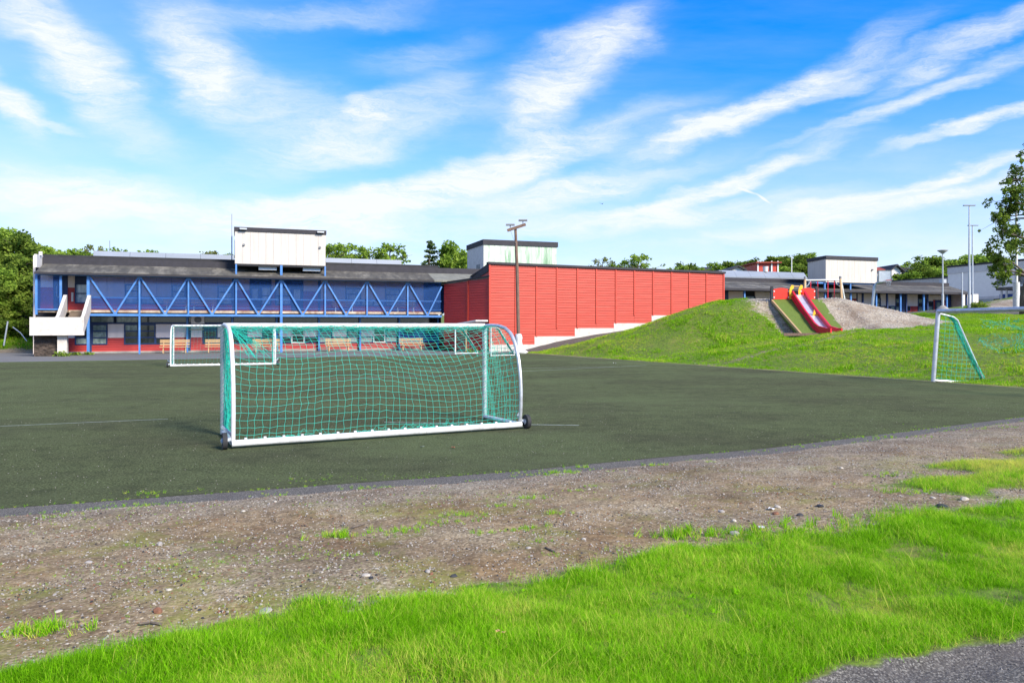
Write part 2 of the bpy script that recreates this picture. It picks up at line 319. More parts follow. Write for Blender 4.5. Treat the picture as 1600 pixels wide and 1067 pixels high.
# multi-zone ground material driven by real zone masks (what each patch is made of)
def zone_mat():
    m = new_mat('ground_zones'); t = m.node_tree; LK = t.links; b = t.nodes['Principled BSDF']; b.inputs['Roughness'].default_value = .95; b.inputs['Specular IOR Level'].default_value = .25
    tcn = t.nodes.new('ShaderNodeTexCoord'); P_ = tcn.outputs['Object']
    def nz(s, d=6, r=.6):
        n = t.nodes.new('ShaderNodeTexNoise'); n.inputs['Scale'].default_value = s; n.inputs['Detail'].default_value = d; n.inputs['Roughness'].default_value = r; LK.new(P_, n.inputs['Vector']); return n.outputs['Fac']
    def ramp(f, stops):
        r = t.nodes.new('ShaderNodeValToRGB'); LK.new(f, r.inputs[0])
        while len(r.color_ramp.elements) < len(stops): r.color_ramp.elements.new(.5)
        for e, (p, c) in zip(r.color_ramp.elements, stops): e.position = p; e.color = (*c, 1)
        return r.outputs[0]
    def mix(f, a, b_, mode='MIX'):
        n = t.nodes.new('ShaderNodeMix'); n.data_type = 'RGBA'; n.blend_type = mode
        if isinstance(f, float): n.inputs['Factor'].default_value = f
        else: LK.new(f, n.inputs['Factor'])
        for k, s in (('A', a), ('B', b_)):
            if isinstance(s, tuple): n.inputs[k].default_value = (*s, 1)
            else: LK.new(s, n.inputs[k])
        return n.outputs['Result']
    def mrange(f, a, b_, c=0., d=1.):
        n = t.nodes.new('ShaderNodeMapRange'); n.inputs[1].default_value = a; n.inputs[2].default_value = b_; n.inputs[3].default_value = c; n.inputs[4].default_value = d; LK.new(f, n.inputs[0]); return n.outputs[0]
    def mth(op, a, b_):
        n = t.nodes.new('ShaderNodeMath'); n.operation = op
        for i, s in enumerate((a, b_)):
            if isinstance(s, (int, float)): n.inputs[i].default_value = s
            else: LK.new(s, n.inputs[i])
        return n.outputs[0]
    at = t.nodes.new('ShaderNodeAttribute'); at.attribute_name = 'zone'; sp = t.nodes.new('ShaderNodeSeparateColor'); LK.new(at.outputs['Color'], sp.inputs[0])
    rag = mth('MULTIPLY', mth('SUBTRACT', nz(3.5, 8, .7), .5), 1.1)
    def edge(s): return mrange(mth('ADD', s, rag), .42, .58)
    # voronoi grit
    vo = t.nodes.new('ShaderNodeTexVoronoi'); vo.inputs['Scale'].default_value = 55; LK.new(P_, vo.inputs['Vector'])
    vo2 = t.nodes.new('ShaderNodeTexVoronoi'); vo2.inputs['Scale'].default_value = 16; LK.new(P_, vo2.inputs['Vector'])
    grit = ramp(vo.outputs['Color'], [(0,(.11,.086,.052)),(.45,(.30,.24,.15)),(.8,(.47,.385,.25)),(1,(.70,.60,.43))])
    grit = mix(mrange(nz(.9,5), .35, .65), grit, (.14,.095,.06), 'MULTIPLY') if False else mix(mrange(nz(.9,5), .38, .68, 0, .65), grit, mix(mrange(nz(6,6),.4,.6), (.20,.11,.035), (.40,.25,.10)))
    dirt = mix(mrange(nz(30,4), .35, .7, .0, .55), grit, (.075,.056,.036))
    dirt = mix(mrange(mth('ADD', sp.outputs[2], mth('MULTIPLY', rag, .6)), .2, .8, .55, 0), dirt, ramp(vo.outputs['Color'], [(0,(.055,.048,.04)),(.5,(.19,.162,.125)),(1,(.50,.44,.35))]))
    moss = mrange(nz(1.3,8,.75), .50, .64, 0, .8)
    dirt = mix(mth('MULTIPLY', moss, sp.outputs[2]), dirt, (.19,.20,.03))
    dirt = mix(mrange(nz(.75,8,.7), .36, .60, .75, 0), dirt, mix(1.0, dirt, (.48,.40,.33), 'MULTIPLY'))
    dirt = mix(mrange(nz(4.5,6,.75), .56, .68, 0, .6), dirt, mix(1.0, dirt, (.55,.42,.30), 'MULTIPLY'))
    soil = ramp(nz(9,8,.7), [(.3,(.055,.05,.018)),(.5,(.10,.15,.02)),(.7,(.17,.25,.03))])
    soil = mix(mrange(nz(.55,6,.65), .5, .66, 0, .75), soil, (.20,.19,.045))
    vo3 = t.nodes.new('ShaderNodeTexVoronoi'); vo3.inputs['Scale'].default_value = 130; LK.new(P_, vo3.inputs['Vector'])
    asp = ramp(vo3.outputs['Color'], [(0,(.035,.031,.027)),(.6,(.10,.092,.08)),(1,(.30,.28,.24))])
    asp = mix(mrange(nz(2,6,.7), .45, .7, 0, .55), asp, (.07,.06,.06))
    grav = ramp(vo2.outputs['Color'], [(0,(.14,.115,.085)),(.5,(.31,.265,.20)),(1,(.56,.49,.39))])
    grav = mix(mrange(nz(.7,6,.65), .42, .62, 0, .75), grav, (.19,.135,.09))
    col = mix(edge(sp.outputs[0]), dirt, soil)           # R grass
    col = mix(edge(sp.outputs[1]), col, grav)            # G loose pale gravel
    at2 = t.nodes.new('ShaderNodeAttribute'); at2.attribute_name = 'tar'
    col = mix(mrange(mth('ADD', at2.outputs['Fac'], mth('MULTIPLY', rag, .35)), .45, .55), col, asp)
    LK.new(col, b.inputs['Base Color'])
    bp = t.nodes.new('ShaderNodeBump'); bp.inputs['Distance'].default_value = .008; bp.inputs['Strength'].default_value = .8
    LK.new(mth('ADD', mth('MULTIPLY', vo.outputs['Distance'], -.6), nz(40,4)), bp.inputs['Height']); LK.new(bp.outputs[0], b.inputs['Normal'])
    return m
M['zones'] = zone_mat()
def grid_mesh(XX, YY, ZZ, zone, tar, cls, names):
    """one height field split into one object per ground type; zone (n,3), tar (n), cls per face"""
    nr, nc = XX.shape; idx = np.arange(nr*nc).reshape(nr, nc)
    q = np.stack([idx[:-1,:-1], idx[:-1,1:], idx[1:,1:], idx[1:,:-1]], -1).reshape(-1,4)
    P = np.stack([XX, YY, ZZ], -1).reshape(-1,3); out = {}
    for k, nm in names.items():
        qq = q[cls == k]
        if not len(qq): continue
        us, inv_ = np.unique(qq, return_inverse=True); me = bpy.data.meshes.new(nm); qi = inv_.reshape(-1,4)
        me.vertices.add(len(us)); me.vertices.foreach_set('co', P[us].ravel()); me.loops.add(qi.size); me.loops.foreach_set('vertex_index', qi.ravel().astype(np.int32))
        me.polygons.add(len(qi)); me.polygons.foreach_set('loop_start', np.arange(0, qi.size, 4, dtype=np.int32)); me.polygons.foreach_set('loop_total', np.full(len(qi), 4, dtype=np.int32))
        me.update(calc_edges=True); me.polygons.foreach_set('use_smooth', np.ones(len(qi), bool))
        a = me.attributes.new('zone', 'FLOAT_COLOR', 'POINT'); a.data.foreach_set('color', np.concatenate([zone[us], np.ones((len(us),1))], 1).ravel().astype(np.float32))
        a = me.attributes.new('tar', 'FLOAT', 'POINT'); a.data.foreach_set('value', tar[us].astype(np.float32))
        me.materials.append(M['zones']); o = bpy.data.objects.new(nm, me); COL.objects.link(o); o['kind'] = 'structure'; out[nm] = o
    return out

# ---- near ground
xs = np.concatenate([np.linspace(-30,-7,60,endpoint=False), np.linspace(-7,9,560,endpoint=False), np.linspace(9,30,160)])
nr = 260
t = np.linspace(0, 1, nr)[:,None]; XX = np.repeat(xs[None], nr, 0); Y0 = -8.0
yy = Edge(xs)[None]; tt = t**.62; YYn = Y0 + (yy-Y0)*tt
ZZ = Hgt(XX, YYn); Dn = Edge(XX) - YYn
ZZ += (vnoise(XX,YYn,.12,9)-.5)*.012*sstep(.5,.9,Dn)
le = lawn_edge(XX) + (vnoise(XX,YYn,.45,5)-.5)*.5 + (vnoise(XX,YYn,.15,51)-.5)*.35
sg = le - YYn                                     # >0 on lawn
grass = .5 + np.clip(sg*2.2, -.5, .5)
patch = patchf(XX, YYn)
grass = np.maximum(grass, .5 + np.clip(patch*1.2, -.5, .5))
bare = (vnoise(XX,YYn,.7,7) > .80)*(XX < -1.0)*.6*(sg > 0)
grass = grass - bare
ZZ += .02*sstep(-.2,.5,sg) + .03*sstep(0,.4,patch)
pe = path_edge(XX) - YYn + (vnoise(XX,YYn,.2,8)-.5)*.12
tarp = .5 + np.clip(pe*4, -.5, .5); ZZ -= .05*sstep(-.05,.15,pe)
strip = np.clip((.46 - np.abs(Dn-.22) )*9 - 1.7 + (vnoise(XX,YYn,.35,10)-.5)*1.4, -.5, .5)+.5
tarn = np.maximum(tarp, strip)
grass = np.where((Dn < .6) , np.clip((vnoise(XX,YYn,.25,11)-.62)*5, 0, .62)*(np.abs(Dn-.02) < .06), grass)
mossw = sstep(.2, 2.6, Dn - .25*vnoise(XX,YYn,1.3,77)) * (.55+.45*sstep(5, 0, XX))
zone = np.stack([grass, np.zeros_like(grass), np.clip(mossw,0,1)], -1).reshape(-1,3)
def fc(a): return ((a[:-1,:-1]+a[1:,1:])/2).ravel()
cls = np.where(fc(tarp) > .5, 2, np.where(fc(Dn) < .45, 3, np.where(fc(grass) > .5, 1, 0)))
near = grid_mesh(XX, YYn, ZZ, zone, tarn.ravel(), cls, {0:'gravel_verge', 1:'lawn', 2:'footpath', 3:'asphalt_strip'})

# ---- far right slope, mound and terrace
tq = np.arange(-6, 62, .22); eq = np.concatenate([np.arange(0, 34, .22), np.arange(34, 80, 1.0)])
TT, EE = np.meshgrid(tq, eq, indexing='ij'); XF = S0[0] + TT*ST[0] + EE*SN[0]; YF = S0[1] + TT*ST[1] + EE*SN[1]
ZF = Hgt(XF, YF)
hallA = np.array([px(765,57.3), 57.3]); HD = np.array([math.cos(math.radians(19)), math.sin(math.radians(19))]); HN = np.array([HD[1], -HD[0]])
dh = (XF-hallA[0])*HN[0] + (YF-hallA[1])*HN[1]     # distance in front of the hall wall
sh = (XF-hallA[0])*HD[0] + (YF-hallA[1])*HD[1]
tar = np.clip((np.minimum(2.9-dh*1.0, 24-sh))*1.5+.5, 0, 1)*(sh > -12)
# grey path in front of the low wing
wing = (XF-39.3)*(-.334)+(YF-78)*.943               # behind the wing line when > 0
tar = np.maximum(tar, np.clip((wing+4.2)*1.2+.5, 0, 1)*(XF > 19))
pp = np.array([[37.,70.],[40.5,52.],[44.,40.]])
pd = np.minimum(*[np.hypot(XF-(a[0]+(b[0]-a[0])*k), YF-(a[1]+(b[1]-a[1])*k)) for a,b in ((pp[0],pp[1]),(pp[1],pp[2])) for k in [np.clip(((XF-a[0])*(b[0]-a[0])+(YF-a[1])*(b[1]-a[1]))/((b-a)@(b-a)),0,1)]])
tar = np.maximum(tar, np.clip((1.5-pd)*1.5+.5, 0, 1))
nf = vnoise(XF,YF,1.1,12); nf2 = vnoise(XF,YF,3,13)
hx = (XF-21.5)/7.1; hy = (YF-48.8)/6.4
grv = (1-np.sqrt(hx**2+hy**2))*1.8 + (nf-.5)*.6
tuft = 1-np.sqrt(((XF-14.2)/2.0)**2+((YF-45.4)/2.6)**2); grv = grv - np.clip(tuft*2.2, 0, 2)
grv = np.maximum(grv, (1-np.sqrt(((XF-44)/5)**2+((YF-62)/4.2)**2))*1.5+(nf-.5))
# worn trail along the foot of the mound
tr = [(9.9,37.6),(13.5,39.2),(17.5,40.6),(21.5,43.0),(26,44)]
td = np.full_like(XF, 99.)
for a, b in zip(tr[:-1], tr[1:]):
    a = np.array(a); b = np.array(b); k = np.clip(((XF-a[0])*(b[0]-a[0])+(YF-a[1])*(b[1]-a[1]))/((b-a)@(b-a)),0,1); td = np.minimum(td, np.hypot(XF-(a[0]+(b[0]-a[0])*k), YF-(a[1]+(b[1]-a[1])*k)))
wear = np.clip(1.0-td/.8 + (nf-.5)*2.2, 0, 1)
grassF = 1 - np.clip(wear*.5, 0, 1) ; grassF *= np.where(EE < .3, .35, 1)
zoneF = np.stack([grassF, np.clip(grv*.9+.35, 0, 1), np.zeros_like(grv)], -1).reshape(-1,3)
clsF = np.where(fc(tar) > .5, 2, np.where(fc(grv*.9+.35) > .5, 1, 0))
# nothing inside the hall footprint
ins = (fc(dh) < -1.2) & (fc(sh) < 21)
clsF = np.where(ins, 9, clsF)
farg = grid_mesh(XF, YF, ZF, zoneF, tar.ravel(), clsF, {0:'grass_slope', 1:'gravel_slope', 2:'asphalt_path'})
# ---- left bank
gx = np.arange(-90,-35,.7); gy = np.arange(44,100,.7); XL, YL = np.meshgrid(gx, gy)
bd = (YL-58)*.6 + (-36-XL)*.35
ZL = np.interp(bd, [-3,0,.6,8,30],[-.06,0.02,.35,1.9,3.0]) + (vnoise(XL,YL,2,20)-.5)*.3*sstep(0,2,bd)
bank = grid_mesh(XL, YL, ZL, np.stack([np.where(bd>.4,1.,.25), 0*bd, 0*bd], -1).reshape(-1,3), np.zeros(XL.size), np.where(fc(bd) > -1.5, 0, 9), {0:'grass_bank'})

# ---- big ground sheet, yard, pitch
def big_ground():
    g = np.array([-1800,-900,-500,-300,-200,-130,-80,-40,0,40,80,130,200,300,500,900,1800.]); gy = np.array([-400,-100,0,60,100,130,170,220,300,450,800,1500,2600.])
    a, b = np.meshgrid(g, gy); z = -.35 + sstep(120, 320, b)*(4+np.interp(a,[-300,0,100,300],[0,3,12,16])) + sstep(300,1500,b)*14
    return grid_mesh(a, b, z, np.stack([a*0+1,a*0,a*0],-1).reshape(-1,3), a.ravel()*0, np.zeros((len(g)-1)*(len(gy)-1)), {0:'ground'})
big_ground()
def sheet(name, poly, z, mat):
    m = MB(); m.add([(x,y,z) for x,y in poly], [tuple(range(len(poly)))]); o = m.build(name, mat); o['kind'] = 'structure'; return o
def tar_mat(name, a, b, c, sc=90):
    m = new_mat(name); t = m.node_tree; LK = t.links; bs = t.nodes['Principled BSDF']; bs.inputs['Roughness'].default_value = .9
    tcn = t.nodes.new('ShaderNodeTexCoord'); v = t.nodes.new('ShaderNodeTexNoise'); v.inputs['Scale'].default_value = sc; v.inputs['Detail'].default_value = 3; LK.new(tcn.outputs['Object'], v.inputs[0])
    n = t.nodes.new('ShaderNodeTexNoise'); n.inputs['Scale'].default_value = .35; n.inputs['Detail'].default_value = 9; n.inputs['Roughness'].default_value = .7; LK.new(tcn.outputs['Object'], n.inputs['Vector'])
    r = t.nodes.new('ShaderNodeValToRGB'); r.color_ramp.elements[0].position = .35; r.color_ramp.elements[1].position = .68; r.color_ramp.elements[0].color = (*a,1); r.color_ramp.elements[1].color = (*b,1); LK.new(v.outputs['Fac'], r.inputs[0])
    r2 = t.nodes.new('ShaderNodeMapRange'); r2.inputs[1].default_value = .45; r2.inputs[2].default_value = .65; r2.inputs[4].default_value = .7; LK.new(n.outputs['Fac'], r2.inputs[0])
    mxn = t.nodes.new('ShaderNodeMix'); mxn.data_type = 'RGBA'; LK.new(r2.outputs[0], mxn.inputs['Factor']); LK.new(r.outputs[0], mxn.inputs['A']); mxn.inputs['B'].default_value = (*c,1)
    LK.new(mxn.outputs['Result'], bs.inputs['Base Color']); bp = t.nodes.new('ShaderNodeBump'); bp.inputs['Distance'].default_value = .004; LK.new(v.outputs['Fac'], bp.inputs['Height']); LK.new(bp.outputs[0], bs.inputs['Normal'])
    return m
M['yard_tar'] = tar_mat('yard_tar', (.10,.10,.10), (.17,.165,.165), (.12,.11,.10), 25)
sheet('schoolyard', [(-95,28),(-28,40),(3,54.5),(8,62),(6,90),(-95,90)], -.012, 'yard_tar')
def pitch_mat():
    m = new_mat('artificial_turf'); t = m.node_tree; LK = t.links; bs = t.nodes['Principled BSDF']; bs.inputs['Roughness'].default_value = 1; bs.inputs['Specular IOR Level'].default_value = .0
    tcn = t.nodes.new('ShaderNodeTexCoord')
    def nz(s, d, r, st=(1,1,1)):
        mp = t.nodes.new('ShaderNodeMapping'); mp.inputs['Scale'].default_value = st; LK.new(tcn.outputs['Object'], mp.inputs[0])
        n = t.nodes.new('ShaderNodeTexNoise'); n.inputs['Scale'].default_value = s; n.inputs['Detail'].default_value = d; n.inputs['Roughness'].default_value = r; LK.new(mp.outputs[0], n.inputs['Vector']); return n.outputs['Fac']
    def mr(f, a, b, c=0., d=1.):
        n = t.nodes.new('ShaderNodeMapRange'); n.inputs[1].default_value = a; n.inputs[2].default_value = b; n.inputs[3].default_value = c; n.inputs[4].default_value = d; LK.new(f, n.inputs[0]); return n.outputs[0]
    def mix(f, a, b):
        n = t.nodes.new('ShaderNodeMix'); n.data_type = 'RGBA'; LK.new(f, n.inputs['Factor'])
        for k, s in (('A', a), ('B', b)):
            if isinstance(s, tuple): n.inputs[k].default_value = (*s, 1)
            else: LK.new(s, n.inputs[k])
        return n.outputs['Result']
    c = mix(mr(nz(32,7,.8), .38, .64), (.024,.028,.015), (.175,.205,.105))
    c = mix(mr(nz(.22,6,.65,(1,2,1)), .42, .62, 0, .5), c, (.066,.064,.045))
    c = mix(mr(nz(2.2,6,.7), .48, .7, 0, .5), c, (.03,.032,.024))
    c = mix(mr(nz(.09,5,.7,(1,1.6,1)), .45, .62, 0, .45), c, (.125,.155,.075))
    vo = t.nodes.new('ShaderNodeTexVoronoi'); vo.inputs['Scale'].default_value = 26; LK.new(tcn.outputs['Object'], vo.inputs['Vector'])
    sp = t.nodes.new('ShaderNodeSeparateColor'); LK.new(vo.outputs['Color'], sp.inputs[0])
    a = t.nodes.new('ShaderNodeMath'); a.operation = 'MULTIPLY'; LK.new(mr(vo.outputs['Distance'], .16, .10), a.inputs[0]); LK.new(mr(sp.outputs[0], .80, .84), a.inputs[1])
    c = mix(a.outputs[0], c, (.26,.25,.21))
    LK.new(c, bs.inputs['Base Color']); bp = t.nodes.new('ShaderNodeBump'); bp.inputs['Distance'].default_value = .03; LK.new(nz(30,6,.8), bp.inputs['Height']); LK.new(bp.outputs[0], bs.inputs['Normal'])
    return m
M['pitch_turf'] = pitch_mat()
xe = np.linspace(18, -60, 80)
ppoly = [(S0[0]+k*ST[0]+.25*SN[0], S0[1]+k*ST[1]+.25*SN[1]) for k in (-3.9, 34.2)] + [(-4.8,50.6),(-28,40.9),(-70,24)] + [(x, float(Edge(x))-.02) for x in xe[::-1]]
pitch = sheet('football_pitch', ppoly, .004, 'pitch_turf')
def line(p, q, w=.05, gap=.0):
    p = Vector((*p,.009)); q = Vector((*q,.009)); d = (q-p).normalized(); r = Vector((-d.y,d.x,0))*w/2; n = max(2,int((q-p).length/.5)); m = MB(); vs = []; fs = []
    for i in range(n+1):
        c = p.lerp(q, i/n) + Vector((random.uniform(-.008,.008), random.uniform(-.008,.008), 0)); vs += [c-r, c+r]
        if i: fs.append((2*i-2,2*i-1,2*i+1,2*i))
    m.add(vs, fs); return m.build('line_marking', 'line_white', pitch)
line(G(-200,675), G(262,655)); line(G(600,660), G(905,665), .06)
line(G(440,594), G(700,586), .07); line(G(700,586),G(1010,571),.07); line(G(560,590),G(640,590),.06); line(G(640,579),G(960,573),.07)
# ================================================================== buildings
class Face:
    """a facade line: origin on the ground, direction angle; local x along it, local y away from the street, z up"""
    def __init__(s, name, label, cat, o, deg, group=None):
        s.o = o; s.a = math.radians(deg); s.c, s.n = math.cos(s.a), math.sin(s.a)
        s.root = thing(name, label, cat, (o[0], o[1], 0), s.a, group)
    def Y(s, x, y): return s.o[1] + x*s.n + y*s.c
    def s(s, u, y=0.):
        k = (u-800)/F; return (k*(s.o[1]+y*s.c) - s.o[0] + y*s.n)/(s.c - k*s.n)
    def z(s, v, x, y=0.): return pz(v, s.Y(x, y))
    def world(s, x, y): return (s.o[0]+x*s.c-y*s.n, s.o[1]+x*s.n+y*s.c)
    def box(s, name, mat, x0, x1, y0, y1, z0, z1, parent=None, kind=None, bevel=0):
        o = MB().box(x0,x1,y0,y1,z0,z1).build(name, mat, parent or s.root, bevel=bevel)
        if kind: o['kind'] = kind
        return o
    def window(s, x0, x1, y, z0, z1, rows=1, cols=1, fr='navy', gl='glass_dark', w=.08, name='window', mixed=None):
        """recessed window: frame bars with depth, glass panes as sub-parts, set into the wall plane y (front of frame at y-.05)"""
        m = MB(); m.box(x0,x1,y-.05,y+.07,z0,z0+w).box(x0,x1,y-.05,y+.07,z1-w,z1).box(x0,x0+w,y-.05,y+.07,z0+w,z1-w).box(x1-w,x1,y-.05,y+.07,z0+w,z1-w)
        hz_ = (z1-z0-w)/rows; wx = (x1-x0-w)/cols
        for i in range(1, rows): m.box(x0+w,x1-w,y-.04,y+.06,z0+i*hz_,z0+i*hz_+w)
        for j in range(1, cols): m.box(x0+j*wx,x0+j*wx+w,y-.045,y+.055,z0+w,z1-w)
        f = m.build(name, fr, s.root)
        for i in range(rows):
            for j in range(cols):
                g = mixed[(i*cols+j) % len(mixed)] if mixed else gl
                MB().box(x0+j*wx+w*.9, x0+(j+1)*wx+w*.1, y+.02, y+.05, z0+i*hz_+w*.9, z0+(i+1)*hz_+w*.1).build('pane', g, f)
        return f
def saw(x0, x1, y, z0, z1, bh=.16, d=.022, back=.06):
    """lapped horizontal boards as one connected sheet with depth"""
    m = MB(); vs = []; n = max(1, round((z1-z0)/bh)); h = (z1-z0)/n; prof = []
    for i in range(n): prof += [(y-d, z0+i*h), (y-d*.55, z0+(i+1)*h-.028), (y+.022, z0+(i+1)*h-.024), (y+.022, z0+(i+1)*h)]
    prof += [(y+back, z1), (y+back, z0)]
    for p in prof: vs.append((x0, *p))
    for p in prof: vs.append((x1, *p))
    k = len(prof); fs = [(i, (i+1) % k, k+(i+1) % k, k+i) for i in range(k)]
    return m.add(vs, fs)
def poly_wall(name, mat, pts, vec, parent): return MB().prism(pts, vec).build(name, mat, parent)

# ------------------------------------------------ long two-storey building with the blue truss gallery
B = Face('school_building', 'long two storey school block with blue truss gallery and mesh screens beside the red hall', 'building', (px(138,51.6), 51.6), 20.05)
R = B.root; BAY = 3.21; XR = B.s(690) ; XL0 = B.s(57)
zt = 5.52; zb = 2.76; D2 = 2.6       # top chord, bottom chord, depth of the gallery
# truss
MB().beam((XL0,0,zt),(XR,0,zt),.13,.13).build('top_chord','blue_steel',R)
MB().beam((-.05,0,zb),(XR,0,zb),.15,.16).build('bottom_chord','blue_steel',R)
truss_x = [B.s(u) for u in (138,218,294.5,369,439.5,508,573.5,637)]
mids = [B.s(u) for u in (180,258,331.5,404,473,541,605.5,668)]
for i, x in enumerate(truss_x):
    low = 0 if i in (0,1,4) else zb
    w = .17 if i in (0,4) else .11
    hi = 6.55 if i in (3,4,5) else zt
    MB().beam((x,-.004,low),(x,-.004,hi),w,w,(0,1,0)).build('truss_post','blue_steel',R)
for i, m_ in enumerate(mids):
    MB().beam((truss_x[i]+.05,-.01,zt-.06),(m_,-.01,zb+.05),.11,.11,(0,1,0)).build('truss_diagonal','blue_steel',R)
    if i+1 < len(truss_x): MB().beam((m_,.01,zb+.05),(truss_x[i+1]-.05,.01,zt-.06),.11,.11,(0,1,0)).build('truss_diagonal','blue_steel',R)
MB().beam((mids[-1],.01,zb+.05),(XR,.01,zt-.35),.11,.11,(0,1,0)).build('truss_diagonal','blue_steel',R)
xm = B.s(95)
for x in (XL0, xm): MB().beam((x,-.004,zb if x==XL0 else 2.9),(x,-.004,zt),.14,.14,(0,1,0)).build('gallery_post','blue_steel',R)
MB().beam((XL0,0,3.12),(xm,0,3.12),.1,.08).build('gallery_rail','blue_steel',R)
# mesh screens, one per bay
edges = [truss_x[0]] + truss_x[1:] + [XR]
for a, b in zip(edges[:-1], edges[1:]): B.box('mesh_screen','screen_blue',a+.06,b-.06,.07,.075,3.14,zt-.08)
B.box('mesh_screen','screen_blue',XL0+.07,xm-.07,.05,.055,3.16,zt-.08)
for x0, x1 in ((.1, XR),): 
    MB().beam((x0,.16,3.98),(x1,.16,3.98),.05,.09).build('handrail','blue_steel',R)
    MB().beam((x0,.16,3.3),(x1,.16,3.3),.04,.04).build('handrail','blue_steel',R)
# deck
B.box('gallery_deck','deck_edge',-.1,XR,.1,D2+.1,2.93,3.10)
B.box('gallery_deck','deck_edge',XL0,xm+.2,.1,D2+.1,2.93,3.10)
B.box('gallery_deck','deck_edge',xm+.25,-.15,1.3,D2+.1,2.93,3.10)
for i in range(8):
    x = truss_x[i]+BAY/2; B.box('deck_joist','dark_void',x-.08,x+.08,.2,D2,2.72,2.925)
# main wall: ground floor
y = D2; XE = B.s(55, y)
def lo(u): return B.s(u, y)
xw0 = lo(96); 
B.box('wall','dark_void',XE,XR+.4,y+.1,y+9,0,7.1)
B.box('plinth','concrete',xw0,XR,y-.02,y+.1,0,.13)
ground = [(101,117,'pw'),(117,138,'w3'),(138,143.5,'n'),(143.5,168,'w3p'),(168,194,'pw'),(194,216.5,'w3'),(216.5,243,'w3'),(243,268,'lowp'),(268,292,'pw'),(292,298,'n'),(298,316.5,'pw'),(316.5,339.5,'w2'),(339.5,362,'lowp'),
  (362,386,'w2'),(386,410,'lowp'),(410,432,'w2'),(432,435,'n'),(435,455,'lowp'),(455,476,'ww'),(476,498,'lowp'),(498,519,'w2p'),(519,542,'lowpp'),(542,562,'w2p'),(562,583,'lowpp'),(583,602,'ww'),(602,622,'w2p'),(622,683.5,'blue'),(683.5,694,'pw')]
Zt, Zm, Zb2 = 2.12, 1.12, .62
for u0, u1, t in ground:
    a, b = lo(u0), lo(u1)
    red_top = {'pw':Zm,'n':Zm}.get(t, Zb2)
    if t == 'n': B.box('pillar','navy',a,b,y-.03,y+.1,.1,Zt); continue
    saw(a,b,y+.02,.13,red_top-.004,.17).build('cladding_panel','red_lower',R)
    if t == 'pw': B.box('wall_panel','pink_white',a+.02,b-.02,y,y+.1,Zm,Zt)
    elif t == 'lowp' or t == 'lowpp':
        B.box('wall_panel','pink_white',a+.02,b-.02,y,y+.1,Zm,Zt); B.window(a,b,y,Zb2,Zm-.003,1,2 if b-a>1.2 else 1,gl='glass_dark' if t=='lowp' else 'curtain',w=.06)
    elif t == 'w3': B.window(a,b,y,Zb2,Zt,3,1,gl='glass_dark',mixed=['glass_pale','glass_dark','glass_pale'] if u0<120 else ['glass_dark','glass_dark','glass_pale' if u0==194 else 'glass_dark'])
    elif t == 'w3p': B.window(a,b,y,Zb2,Zt,3,1,gl='glass_pale')
    elif t == 'w2': B.window(a,b,y,Zb2,Zt,3,1,gl='glass_dark',mixed=['glass_dark','glass_dark','navy'])
    elif t == 'w2p': B.window(a,b,y,Zb2,Zt,3,1,mixed=['curtain','glass_pale','navy'])
    elif t == 'ww': B.window(a,b,y,Zb2,Zt-.25,2,1,fr='white_paint',gl='glass_dark',w=.09); B.box('wall_panel','navy',a+.02,b-.02,y,y+.1,Zt-.247,Zt)
    elif t == 'blue':
        n = 5; h = (Zt-Zb2)/n
        for i in range(n): B.box('board','blue_board',a+.02,b-.02,y-.01+.004*(i%2),y+.1,Zb2+i*h+.008,Zb2+(i+1)*h-.008)
        B.window(a+.5,a+1.3,y-.03,1.35,1.95,1,1,w=.05); B.window(b-1.1,b-.3,y-.03,1.3,1.9,1,1,w=.05)
B.box('lintel','navy',xw0,XR,y-.03,y+.1,Zt,Zt+.1)
cl = [lo(u) for u in (140,180,218,293,363,432,498,562,623,690)]
for a, b in zip(cl[:-1], cl[1:]): B.window(a+.05,b-.05,y,Zt+.1,2.70,1,1,mixed=['glass_pale'] if a < lo(215) else ['glass_dark'],w=.05)
for u in (293,363,432,498,562,623,683): x = lo(u); MB().beam((x,y-.25,0),(x,y-.25,2.9),.13,.13,(0,1,0)).build('column','blue_steel' ,R)
